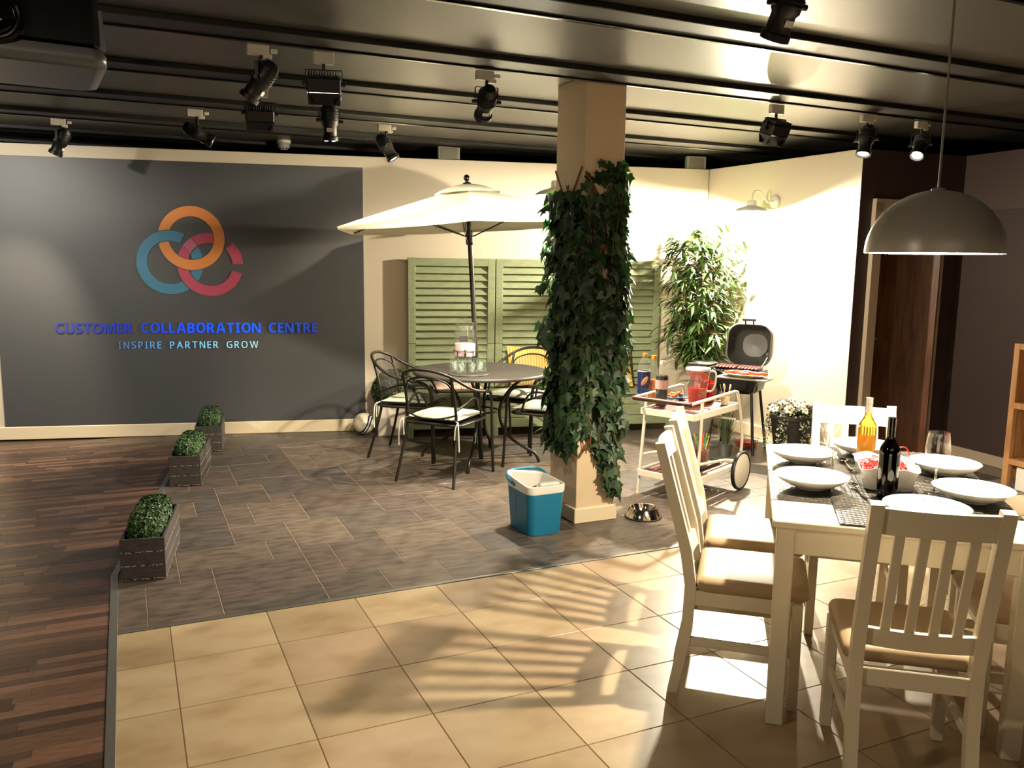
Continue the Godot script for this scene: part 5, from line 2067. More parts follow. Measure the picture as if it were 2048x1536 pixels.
func trolley() -> void:
	# local +x towards the wheels, +z towards the camera's side
	var at := Vector3(3.52, 0, -4.68)
	var turn := 0.439
	var t := thing("serving_trolley", "white serving trolley with slatted wooden trays and large white wheels", "trolley", at, turn)
	var lx := 0.315
	var lz := 0.21
	var b: MB
	for lev in 2:
		var y: float = [0.155, 0.585][lev]
		var ex: float = [0.32, 0.325][lev]
		var ez: float = [0.215, 0.20][lev]
		for e in [[Vector3(-ex, y, -ez), Vector3(ex, y, -ez)], [Vector3(-ex, y, ez), Vector3(ex, y, ez)], [Vector3(-ex, y, -ez), Vector3(-ex, y, ez)], [Vector3(ex, y, -ez), Vector3(ex, y, ez)]]:
			b = MB.new()
			b.bar(e[0], e[1], 0.045, 0.014, Vector3.UP, 0.003)
			part(b, ["lower_frame", "upper_frame"][lev], M.trolley_white, t)
		for k in 9:
			b = MB.new()
			b.box(Vector3(0, y + 0.006, -ez + 0.030 + (2 * ez - 0.06) * k / 8.0), Vector3(2 * ex - 0.018, 0.012, 0.036), 0.002)
			part(b, "slat", M.teak, t)
	for s in [-1.0, 1.0]:
		# handle arm, far upright and the leg
		b = MB.new()
		b.tube(smooth_path([Vector3(-0.40, 0.685, 0.21 * s), Vector3(-0.2, 0.69, 0.212 * s), Vector3(0.22, 0.702, 0.213 * s)], 4) + smooth_path([Vector3(0.255, 0.695, 0.213 * s), Vector3(0.275, 0.67, 0.213 * s), Vector3(0.335, 0.50, 0.216 * s), Vector3(0.365, 0.35, 0.218 * s), Vector3(0.352, 0.215, 0.218 * s), Vector3(0.32, 0.19, 0.218 * s), Vector3(0.10, 0.235, 0.218 * s), Vector3(-0.275, 0.27, 0.218 * s)], 5), 0.0105, 10)
		part(b, "side_tube", M.trolley_white, t)
		b = MB.new()
		b.tube([Vector3(-0.245, 0.69, 0.21 * s), Vector3(-0.262, 0.42, 0.216 * s), Vector3(-0.30, 0.0, 0.222 * s)], 0.0105, 10)
		part(b, "leg", M.trolley_white, t)
		b = MB.new()
		b.x = Transform3D(Basis(Vector3.RIGHT, PI / 2 * s), Vector3(0.275, 0.1385, 0.262 * s))
		b.lathe([Vector2(0.0, -0.012), Vector2(0.118, -0.012), Vector2(0.124, -0.008), Vector2(0.124, 0.008), Vector2(0.118, 0.012), Vector2(0.0, 0.014)], 44)
		part(b, "wheel", M.trolley_white, t)
		b = MB.new()
		b.x = Transform3D(Basis(Vector3.RIGHT, PI / 2 * s), Vector3(0.275, 0.1385, 0.262 * s))
		b.lathe([Vector2(0.123, -0.010), Vector2(0.136, -0.010), Vector2(0.1385, -0.004), Vector2(0.1385, 0.006), Vector2(0.134, 0.013), Vector2(0.123, 0.013)], 44)
		part(b, "tyre", M.black_metal, t)
	b = MB.new()
	b.tube([Vector3(-0.405, 0.682, -0.215), Vector3(-0.405, 0.682, 0.215)], 0.016, 14)
	part(b, "handle", M.teak_dark, t, "dark wooden handle")
	b = MB.new()
	b.tube([Vector3(0.275, 0.1385, -0.25), Vector3(0.275, 0.1385, 0.25)], 0.009, 10)
	part(b, "axle", M.trolley_white, t)
	b = MB.new()
	b.tube([Vector3(0.26, 0.50, -0.21), Vector3(0.26, 0.50, 0.21)], 0.008, 8)
	part(b, "rear_rail", M.trolley_white, t)
	var top := 0.6
	# bottles
	t = thing("soda_bottle", "clear soda bottle with a dark blue label and orange cap on the trolley", "bottle", Vector3(3.262, top, -4.885), 0.4)
	b = MB.new()
	b.lathe([Vector2(0.0, 0.006), Vector2(0.030, 0.0), Vector2(0.042, 0.02), Vector2(0.046, 0.06), Vector2(0.046, 0.24), Vector2(0.042, 0.275), Vector2(0.028, 0.312), Vector2(0.014, 0.328), Vector2(0.0135, 0.338)], 28)
	part(b, "bottle_body", M.clear_pet, t)
	b = MB.new()
	b.lathe([Vector2(0.016, 0.334), Vector2(0.016, 0.354), Vector2(0.0, 0.356)], 20)
	part(b, "cap", M.orange_cap, t, "orange cap")
	b = MB.new()
	wrap_label(b, 0.0467, 0.075, 0.232, 0, PI)
	part(b, "label_band", M.blue_label, t, "dark blue label")
	b = MB.new()
	wrap_label(b, 0.0469, 0.229, 0.236, 0, PI)
	part(b, "label_edge", M.white_plastic, t)
	b = MB.new()
	b.x = Transform3D(Basis(Vector3.UP, -0.9), Vector3.ZERO)
	b.ball(Vector3(0.0, 0.165, 0.0455), Vector3(0.016, 0.038, 0.003), 14, 8, Basis(Vector3.BACK, -0.55))
	part(b, "fruit_print", M.fruit_print, t)
	t = thing("squash_bottle", "slim half-full orange squash bottle with orange cap, behind the blue-labelled bottle", "bottle", Vector3(3.345, top, -4.895))
	b = MB.new()
	b.lathe([Vector2(0.0, 0.004), Vector2(0.03, 0.0), Vector2(0.034, 0.01), Vector2(0.034, 0.20), Vector2(0.026, 0.25), Vector2(0.014, 0.30), Vector2(0.013, 0.312)], 24)
	part(b, "bottle_body", M.clear_pet, t)
	b = MB.new()
	b.lathe([Vector2(0.0, 0.01), Vector2(0.031, 0.01), Vector2(0.031, 0.165), Vector2(0.0, 0.166)], 24)
	part(b, "squash", M.orange_drink, t)
	b = MB.new()
	b.lathe([Vector2(0.0155, 0.31), Vector2(0.0155, 0.335), Vector2(0.0, 0.337)], 20)
	part(b, "cap", M.orange_cap, t)
	t = thing("cola_bottle", "dark cola bottle with a silvery pink label and white cap on the trolley", "bottle", Vector3(3.30, top, -4.725), 0.5)
	b = MB.new()
	b.lathe([Vector2(0.0, 0.004), Vector2(0.032, 0.0), Vector2(0.043, 0.015), Vector2(0.044, 0.09), Vector2(0.0415, 0.12), Vector2(0.044, 0.15), Vector2(0.045, 0.21), Vector2(0.036, 0.245), Vector2(0.020, 0.275), Vector2(0.0145, 0.29), Vector2(0.0145, 0.30)], 28)
	part(b, "bottle_body", M.clear_pet, t)
	b = MB.new()
	b.lathe([Vector2(0.0, 0.006), Vector2(0.030, 0.004), Vector2(0.041, 0.016), Vector2(0.042, 0.09), Vector2(0.0395, 0.12), Vector2(0.042, 0.15), Vector2(0.043, 0.208), Vector2(0.041, 0.218), Vector2(0.0, 0.218)], 28)
	part(b, "cola", M.cola, t)
	b = MB.new()
	b.lathe([Vector2(0.017, 0.297), Vector2(0.017, 0.318), Vector2(0.0, 0.32)], 20)
	part(b, "cap", M.white_plastic, t, "white cap")
	b = MB.new()
	wrap_label(b, 0.0452, 0.128, 0.190, 0, PI)
	part(b, "label_band", M.pink_label, t, "silvery pink label")
	b = MB.new()
	wrap_label(b, 0.0456, 0.145, 0.180, 0.85, 0.22)
	part(b, "red_block", M.red_glaze, t)
	# plate of nuggets
	snack_plate(Vector3(3.60, top, -4.98), 0.085, "shallow blue plate of fried snacks on the trolley's upper tray", "fried snack piled on the blue plate of the trolley", 9, 0.02, M.blue_plate, "plate")
	# pitcher
	t = thing("pitcher", "clear plastic pitcher of red punch with a white lid on the trolley", "pitcher", Vector3(3.60, top, -4.725), -0.5)
	b = MB.new()
	b.lathe([Vector2(0.0, 0.004), Vector2(0.055, 0.0), Vector2(0.06, 0.01), Vector2(0.082, 0.24), Vector2(0.083, 0.245)], 32)
	part(b, "jug", M.clear_pet, t)
	b = MB.new()
	b.lathe([Vector2(0.0, 0.008), Vector2(0.055, 0.008), Vector2(0.067, 0.12), Vector2(0.0, 0.122)], 28)
	part(b, "punch", M.red_punch, t)
	b = MB.new()
	b.lathe([Vector2(0.083, 0.243), Vector2(0.086, 0.247), Vector2(0.084, 0.258), Vector2(0.0, 0.262)], 32)
	part(b, "lid", M.white_plastic, t, "white lid")
	b = MB.new()
	b.tube([Vector3(0, 0.015, 0), Vector3(0, 0.245, 0)], 0.02, 14)
	part(b, "infuser_tube", M.clear_pet, t)
	b = MB.new()
	b.tube(smooth_path([Vector3(0.082, 0.235, 0), Vector3(0.115, 0.232, 0), Vector3(0.124, 0.20, 0), Vector3(0.118, 0.14, 0), Vector3(0.10, 0.10, 0), Vector3(0.066, 0.095, 0)], 5), 0.007, 8)
	part(b, "grip", M.white_plastic, t)
	# orange-red pot with its lid askew
	t = thing("enamel_pot", "orange-red enamel pot with lid tipped open behind the pitcher", "pot", Vector3(3.745, top, -4.83))
	b = MB.new()
	b.lathe([Vector2(0.0, 0.0), Vector2(0.06, 0.0), Vector2(0.072, 0.012), Vector2(0.078, 0.13), Vector2(0.081, 0.135), Vector2(0.075, 0.135), Vector2(0.070, 0.02), Vector2(0.0, 0.012)], 32)
	part(b, "pot_body", M.red_glaze, t)
	b = MB.new()
	b.x = Transform3D(Basis(Vector3(0.5, 0, 1).normalized(), -0.75), Vector3(-0.045, 0.172, 0.0))
	b.lathe([Vector2(0.0, -0.004), Vector2(0.074, -0.004), Vector2(0.077, 0.003), Vector2(0.05, 0.014), Vector2(0.012, 0.02), Vector2(0.012, 0.03), Vector2(0.02, 0.036), Vector2(0.0, 0.04)], 30)
	part(b, "pot_lid", M.orange_glaze, t)
	# cup of plastic cutlery
	t = thing("cutlery_cup", "cream cup of plastic cutlery at the wheel end of the trolley", "cup", Vector3(3.795, top, -4.66))
	b = MB.new()
	b.lathe([Vector2(0.0, 0.0), Vector2(0.026, 0.0), Vector2(0.032, 0.055), Vector2(0.030, 0.055), Vector2(0.025, 0.004), Vector2(0.0, 0.004)], 22)
	part(b, "cup", M.china_cream, t)
	for k in 5:
		b = MB.new()
		var a := TAU * k / 5.0
		var d := Vector3(cos(a), 0, sin(a))
		b.bar(d * 0.010 + Vector3(0, 0.006, 0), d * 0.034 + Vector3(0, 0.115, 0), 0.006, 0.002, d.cross(Vector3.UP), 0.0005)
		b.bar(d * 0.034 + Vector3(0, 0.113, 0), d * 0.040 + Vector3(0, 0.14, 0), 0.012, 0.002, d.cross(Vector3.UP), 0.0005)
		part(b, "plastic_fork", M.china_cream, t)
	# lower tray: bowl of crisps, straws in a jar, small bottle
	var low := 0.1685
	t = thing("wide_tray", "shallow dark tray on the trolley's lower shelf under the straw jar", "tray", Vector3(3.60, low, -4.72), turn)
	b = MB.new()
	rows_tray(b, 0.40, 0.26, 0.022)
	part(b, "tray_pan", M.patio_top, t)
	snack_plate(Vector3(3.50, low + 0.006, -4.74), 0.075, "turquoise bowl of crisps on the trolley's lower shelf", "ridged crisp heaped in the turquoise bowl below", 9, 0.05, M.turquoise, "bowl")
	t = thing("straw_jar", "glass jar of red drink holding coloured straws on the lower shelf", "glass jar", Vector3(3.655, low + 0.006, -4.72))
	b = MB.new()
	b.lathe([Vector2(0.0, 0.0), Vector2(0.052, 0.0), Vector2(0.055, 0.006), Vector2(0.055, 0.155)], 28)
	part(b, "jar", M.clear_pet, t)
	b = MB.new()
	b.lathe([Vector2(0.0, 0.006), Vector2(0.050, 0.006), Vector2(0.050, 0.10), Vector2(0.0, 0.101)], 28)
	part(b, "drink", M.amber_drink, t)
	var cols := [M.straw_blue, M.straw_yellow, M.straw_teal, M.straw_orange, M.straw_green]
	var cn := ["blue", "yellow", "teal", "orange", "green"]
	for k in 10:
		var a := TAU * k / 10.0 + 0.4
		var d := Vector3(cos(a), 0, sin(a))
		var sx := thing("drinking_straw", "%s drinking straw standing in the glass jar of the lower trolley shelf%s" % [cn[k % 5], ", towards the wall" if k >= 5 else ", towards the room"], "straw", Vector3(3.655, low + 0.006, -4.72), 0.0, "coloured straws in the jar")
		b = MB.new()
		b.tube([d * 0.030 + Vector3(0, 0.103, 0), d * 0.050 + Vector3(rng.randf_range(-0.015, 0.015), 0.20 + rng.randf_range(-0.01, 0.02), 0)], 0.0042, 8)
		part(b, "tube", cols[k % 5], sx)
	t = thing("sauce_bottle", "small white capped sauce bottle behind the straws on the lower shelf", "bottle", Vector3(3.62, low + 0.006, -4.86))
	b = MB.new()
	b.lathe([Vector2(0.0, 0.0), Vector2(0.024, 0.0), Vector2(0.026, 0.006), Vector2(0.026, 0.13), Vector2(0.015, 0.16)], 22)
	part(b, "bottle_body", M.pink_label, t)
	b = MB.new()
	b.lathe([Vector2(0.017, 0.158), Vector2(0.017, 0.195), Vector2(0.0, 0.197)], 18)
	part(b, "cap", M.white_plastic, t)


func rows_tray(b: MB, w: float, d: float, h: float) -> void:
	var rows := [rect_ring(w - 0.03, d - 0.03, 0.03, 0.0), rect_ring(w, d, 0.04, h), rect_ring(w - 0.008, d - 0.008, 0.038, h), rect_ring(w - 0.04, d - 0.04, 0.028, 0.004)]
	b.grid(rows, false, true, true)
	for j in rows[3].size():
		b.tri(Vector3(0, 0.004, 0), rows[3][j], rows[3][(j + 1) % rows[3].size()], Vector3.UP)
		b.tri(Vector3.ZERO, rows[0][j], rows[0][(j + 1) % rows[0].size()], Vector3.DOWN)


func snack_plate(at: Vector3, r: float, label: String, piece: String, n: int, deep: float, m: Material, kind: String) -> void:
	var t := thing("snack_" + kind, label, kind, at)
	var b := MB.new()
	b.lathe([Vector2(0.0, 0.0), Vector2(r * 0.6, 0.0), Vector2(r, deep), Vector2(r * 0.97, deep + 0.002), Vector2(r * 0.57, 0.005), Vector2(0.0, 0.005)], 32)
	part(b, kind, m, t)
	var proto: Node3D
	for k in n:
		var a := TAU * k / n * 1.7
		var q := Vector3(cos(a), 0, sin(a)) * r * (0.25 + 0.45 * (k % 3) / 2.0)
		q.y = deep * 0.75 + 0.008 + 0.013 * (1.0 - q.length() / r) * 1.6
		if k == 0:
			proto = thing("snack_piece", piece, "snack", at + q, a, piece + "s")
			b = MB.new()
			b.ball(Vector3.ZERO, Vector3(0.026, 0.011, 0.014), 10, 8)
			b.ball(Vector3(0.012, 0.004, 0.002), Vector3(0.014, 0.009, 0.012), 8, 6)
			part(b, "crust", M.fried, proto)
		else:
			dup(proto, at + q, a * 2.3, piece)



func door_side() -> void:
	# brown partition with the doorway; its own frame: s along it, z towards the dining table
	var o := Vector3(5.251, 0, -4.956)
	var turn := -0.0828
	var t := setting("wall_door", o, turn)
	var b := MB.new()
	var h := WALL_H
	b.box(Vector3(0.066, h / 2, -0.05), Vector3(0.132, h, 0.1), 0.002)
	b.box(Vector3(0.50, (2.09 + h) / 2, -0.05), Vector3(0.74, h - 2.09, 0.1), 0.002)
	b.box(Vector3(0.965, h / 2, -0.05), Vector3(0.20, h, 0.1), 0.002)
	part(b, "plaster", M.brown_paint, t)
	t = setting("door_1", o, turn)
	for e in [[Vector3(0.166, 1.04, -0.03), Vector3(0.088, 2.08, 0.14)], [Vector3(0.832, 1.04, -0.03), Vector3(0.066, 2.08, 0.14)], [Vector3(0.495, 2.05, -0.03), Vector3(0.74, 0.10, 0.14)]]:
		b = MB.new()
		b.box(e[0], e[1], 0.004)
		part(b, "frame", M.door_frame_paint, t)
	# the leaf, standing open into the room
	var lt := Node3D.new()
	lt.name = "door_leaf"
	lt.position = Vector3(0.826, 0, 0.045)
	lt.rotation.y = 2.025 - turn
	t.add_child(lt)
	b = MB.new()
	b.box(Vector3(0.30, 1.005, 0), Vector3(0.60, 1.99, 0.040), 0.002)
	part(b, "panel", M.door_veneer, lt)
	b = MB.new()
	b.box(Vector3(0.602, 1.005, 0), Vector3(0.006, 1.99, 0.042), 0.001)
	part(b, "edge_strip", M.skirting_paint, lt)
	b = MB.new()
	for s in [-1.0, 1.0]:
		b.box(Vector3(0.545, 0.915, s * 0.024), Vector3(0.036, 0.15, 0.008), 0.003)
		b.tube([Vector3(0.545, 0.935, s * 0.024), Vector3(0.545, 0.935, s * 0.058)], 0.009, 10)
		b.tube(smooth_path([Vector3(0.545, 0.935, s * 0.056), Vector3(0.50, 0.937, s * 0.058), Vector3(0.465, 0.945, s * 0.056), Vector3(0.440, 0.965, s * 0.054)], 4), 0.008, 10)
	part(b, "door_handle", M.aluminium, lt)
	b = MB.new()
	b.box(Vector3(0.606, 0.90, 0), Vector3(0.003, 0.075, 0.024), 0.0005)
	part(b, "lock_plate", M.steel_dull, lt)
	# brown wall at the right, its upper band paler
	t = setting("wall_kitchen", Vector3(6.30, 0, -4.869), -0.0785)
	b = MB.new()
	b.box(Vector3(0.05, 1.0135, 2.0), Vector3(0.1, 2.027, 4.0))
	part(b, "plaster", M.brown_paint, t)
	b = MB.new()
	b.box(Vector3(0.05, (2.027 + h) / 2, 2.0), Vector3(0.104, h - 2.027, 4.0), 0.002)
	part(b, "upper_plaster", M.upper_brown_paint, t)
	t = setting("baseboard_kitchen", Vector3(6.30, 0, -4.869), -0.0785)
	b = MB.new()
	b.box(Vector3(-0.008, 0.045, 2.0), Vector3(0.016, 0.09, 4.0), 0.004)
	part(b, "board", M.door_frame_paint, t)
	# dark passage behind the doorway
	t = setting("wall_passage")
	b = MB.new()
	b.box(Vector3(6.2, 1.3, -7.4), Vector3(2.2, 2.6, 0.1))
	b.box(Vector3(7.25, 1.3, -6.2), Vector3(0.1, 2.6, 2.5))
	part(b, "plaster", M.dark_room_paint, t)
	t = thing("coat_hook", "small black hook on the right jamb inside the dark doorway", "hook", o + Vector3(0.79, 1.164, -0.05))
	b = MB.new()
	b.tube(smooth_path([Vector3(0, 0, 0), Vector3(-0.02, -0.002, 0.006), Vector3(-0.05, -0.008, 0.010), Vector3(-0.058, 0.004, 0.010)], 4), 0.006, 8)
	part(b, "hook", M.black_metal, t)
	t = thing("tub_chair", "dark rounded chair standing in the unlit passage beyond the doorway", "chair", Vector3(6.55, 0, -5.95), 0.4)
	b = MB.new()
	b.lathe([Vector2(0.19, 0.22), Vector2(0.24, 0.26), Vector2(0.25, 0.60), Vector2(0.23, 0.63), Vector2(0.20, 0.60), Vector2(0.19, 0.36)], 28, Vector3.ZERO, PI * 0.95, PI * 2.05)
	part(b, "backrest", M.black_metal, t)
	b = MB.new()
	b.lathe([Vector2(0.0, 0.22), Vector2(0.19, 0.22), Vector2(0.20, 0.28), Vector2(0.18, 0.36), Vector2(0.0, 0.37)], 28)
	part(b, "seat", M.dark_pot, t)
	for k in 4:
		b = MB.new()
		var d := Vector3(cos(PI / 4 + PI / 2 * k), 0, sin(PI / 4 + PI / 2 * k)) * 0.15
		b.tube([d + Vector3(0, 0.22, 0), d * 1.15], 0.012, 8)
		part(b, "leg", M.black_metal, t)
	# pine shelf unit with white boxes
	var sx := 5.70
	var z0 := -3.895
	t = thing("shelf_unit", "low pine shelf unit at the right edge of the picture", "shelf unit", Vector3(sx, 0, z0), -0.05)
	for z in [0.022, 0.80]:
		for x in [0.022, 0.33]:
			b = MB.new()
			b.box(Vector3(x, 0.525, z), Vector3(0.044, 1.05, 0.044), 0.003)
			part(b, "post", M.pine, t)
		b = MB.new()
		b.box(Vector3(0.176, 0.55, z), Vector3(0.27, 0.96, 0.016), 0.002)
		part(b, "side_board", M.pine, t)
	for y in [1.03, 0.61, 0.205]:
		b = MB.new()
		b.box(Vector3(0.012, y, 0.411), Vector3(0.024, 0.042, 0.736), 0.002)
		part(b, "rail", M.pine, t)
		b = MB.new()
		b.box(Vector3(0.176, y + 0.012, 0.411), Vector3(0.30, 0.018, 0.736), 0.002)
		part(b, "shelf", M.pine, t)
	b = MB.new()
	b.box(Vector3(0.348, 0.60, 0.411), Vector3(0.012, 0.88, 0.74))
	part(b, "back_panel", M.pine, t)
	var tt := t.transform
	t = thing("storage_box", "large plain white box at the bottom of the pine shelf unit", "box", tt * Vector3(0.17, 0.0, 0.28), -0.05, "white boxes in the shelf unit")
	b = MB.new()
	b.box(Vector3(0, 0.085, 0), Vector3(0.26, 0.17, 0.40), 0.004)
	part(b, "carton", M.white_plastic, t)
	var proto: Node3D
	for k in 3:
		var la: String = ["lowest white box stacked in the middle of the pine shelf unit", "middle white box of the stack in the pine shelf unit", "topmost white box of the stack in the pine shelf unit"][k]
		var q := tt * Vector3(0.18, 0.2265 + 0.102 * k, 0.40)
		if k == 0:
			proto = thing("stacked_box", la, "box", q, -0.05, "white boxes in the shelf unit")
			b = MB.new()
			b.box(Vector3(0, 0.05, 0), Vector3(0.24, 0.10, 0.34), 0.003)
			part(b, "carton", M.white_plastic, proto)
		else:
			dup(proto, q, -0.05, la)


func dining_chair() -> Node3D:
	# faces +z; the rear feet at the back, the post tops raked further back
	var t := thing("dining_chair", "", "chair", Vector3.ZERO, 0.0, "cream chairs around the dining table")
	var b: MB
	for s in [-1.0, 1.0]:
		b = MB.new()
		# (z, y) outline of the swept rear post
		var front := [Vector2(-0.238, 0.0), Vector2(-0.192, 0.25), Vector2(-0.186, 0.42), Vector2(-0.206, 0.55), Vector2(-0.318, 0.94)]
		var back := [Vector2(-0.352, 0.935), Vector2(-0.246, 0.54), Vector2(-0.226, 0.42), Vector2(-0.232, 0.25), Vector2(-0.274, 0.0)]
		var poly := PackedVector2Array(front + back)
		b.slab(poly, Vector3(s * 0.163 + 0.018, 0, 0), Vector3.BACK, Vector3.UP, 0.0, 0.036)
		part(b, "back_post", M.chair_white, t)
		b = MB.new()
		b.bar(Vector3(s * 0.178, 0.0, 0.168), Vector3(s * 0.176, 0.40, 0.166), 0.036, 0.036, Vector3.RIGHT, 0.003)
		part(b, "front_leg", M.chair_white, t)
		b = MB.new()
		b.box(Vector3(s * 0.168, 0.375, -0.02), Vector3(0.022, 0.058, 0.36), 0.003)
		part(b, "seat_rail", M.chair_white, t)
		b = MB.new()
		b.bar(Vector3(s * 0.168, 0.205, -0.205), Vector3(s * 0.174, 0.205, 0.155), 0.034, 0.016, Vector3.UP, 0.003)
		part(b, "stretcher", M.chair_white, t)
	b = MB.new()
	b.box(Vector3(0, 0.375, 0.165), Vector3(0.33, 0.058, 0.022), 0.003)
	part(b, "seat_rail", M.chair_white, t)
	b = MB.new()
	b.box(Vector3(0, 0.375, -0.205), Vector3(0.30, 0.058, 0.022), 0.003)
	part(b, "seat_rail", M.chair_white, t)
	# bowed rails and slats of the back
	var lean := func(y: float) -> float:
		return lerpf(-0.226, -0.335, (y - 0.55) / 0.39)
	for e in [[0.845, 0.925], [0.475, 0.535]]:
		b = MB.new()
		var rows := []
		for i in 11:
			var x := lerpf(-0.147, 0.147, i / 10.0)
			var bow := -0.016 * (1.0 - pow(x / 0.147, 2))
			var r := []
			var za: float = lean.call(e[0])
			var zb: float = lean.call(e[1])
			for q in [Vector3(x, e[0], za - 0.009), Vector3(x, e[1], zb - 0.009), Vector3(x, e[1], zb + 0.009), Vector3(x, e[0], za + 0.009)]:
				r.append(q + Vector3(0, 0, bow))
			rows.append(r)
		for i in 10:
			for j in 4:
				var a: Vector3 = rows[i][j]
				var c: Vector3 = rows[i + 1][(j + 1) % 4]
				b.quad(a, rows[i][(j + 1) % 4], c, rows[i + 1][j], [Vector3.FORWARD, Vector3.UP, Vector3.BACK, Vector3.DOWN][j])
		part(b, "back_rail", M.chair_white, t)
	for k in 4:
		var x := -0.096 + 0.064 * k
		var bow := -0.016 * (1.0 - pow(x / 0.147, 2))
		b = MB.new()
		b.bar(Vector3(x, 0.53, lean.call(0.53) + bow), Vector3(x, 0.85, lean.call(0.85) + bow), 0.028, 0.011, Vector3.RIGHT, 0.002)
		part(b, "slat", M.chair_white, t)
	# padded seat
	b = MB.new()
	var rows := [rect_ring(0.366, 0.37, 0.03, 0.405, 5), rect_ring(0.384, 0.392, 0.035, 0.412, 5), rect_ring(0.388, 0.396, 0.038, 0.432, 5), rect_ring(0.376, 0.384, 0.04, 0.448, 5), rect_ring(0.33, 0.335, 0.04, 0.457, 5), rect_ring(0.18, 0.18, 0.04, 0.461, 5)]
	for r in rows:
		for j in r.size():
			r[j] += Vector3(0, 0, 0.010)
	b.grid(rows, false, true, true)
	for j in rows[5].size():
		b.tri(Vector3(0, 0.462, 0.01), rows[5][j], rows[5][(j + 1) % rows[5].size()], Vector3.UP)
		b.tri(Vector3(0, 0.404, 0.01), rows[0][j], rows[0][(j + 1) % rows[0].size()], Vector3.DOWN)
	part(b, "seat_pad", M.seat_leather, t, "beige leatherette seat pad")
	return t


func table_thing(called: String, label: String, category: String, u: float, v: float, y: float, turn := 0.0, group := "") -> Node3D:
	return thing(called, label, category, on_table(u, v, y), TABLE_TURN + turn, group)


func woven_mat(t: Node3D, w: float, d: float) -> void:
	# flat plaited strips: cells w along local x
	var b := MB.new()
	b.box(Vector3(0, 0.0008, 0), Vector3(w, 0.0016, d))
	part(b, "backing", M.weave_1, t)
	var cells := [MB.new(), MB.new()]
	var cw := 0.030
	var cd := 0.0105
	var nr := int(d / cd)
	for j in nr:
		var z := -d / 2 + cd * (j + 0.5)
		var x := -w / 2 - (cw * 0.5 if j % 2 else 0.0)
		while x < w / 2:
			var x0 := maxf(x, -w / 2)
			var x1 := minf(x + cw, w / 2)
			if x1 - x0 > 0.004:
				var m: MB = cells[rng.randi() % 2]
				var zz := cd * 0.46
				var xm := (x0 + x1) / 2
				m.quad(Vector3(x0, 0.0012, z - zz), Vector3(xm, 0.0042, z - zz), Vector3(xm, 0.0042, z + zz), Vector3(x0, 0.0012, z + zz), Vector3.UP)
				m.quad(Vector3(xm, 0.0042, z - zz), Vector3(x1, 0.0012, z - zz), Vector3(x1, 0.0012, z + zz), Vector3(xm, 0.0042, z + zz), Vector3.UP)
			x += cw
	for k in 2:
		part(cells[k], "weave", M["weave_%d" % (k + 1)], t).set_meta("kind", "stuff")


func spoon(label: String, u: float, v: float, turn: float, y: float) -> Node3D:
	var t := table_thing("table_spoon", label, "spoon", u, v, y, turn, "spoons on the dining table")
	var b := MB.new()
	var rows := []
	for i in 7:
		var f := i / 6.0
		var r := []
		for j in 14:
			var a := TAU * j / 14
			r.append(Vector3(cos(a) * 0.0195 * f, 0.003 + 0.008 * f * f, sin(a) * 0.031 * f - 0.07))
		rows.append(r)
	b.grid(rows, false, true, true)
	part(b, "bowl", M.steel, t)
	b = MB.new()
	b.tube(smooth_path([Vector3(0, 0.0105, -0.04), Vector3(0, 0.011, -0.025), Vector3(0, 0.006, 0.03), Vector3(0, 0.005, 0.10)], 4), [0.004, 0.0032, 0.0028, 0.0026, 0.0026, 0.0028, 0.003, 0.0035, 0.004, 0.0045, 0.0048, 0.0048, 0.004], 8)
	part(b, "stem", M.steel, t)
	return t


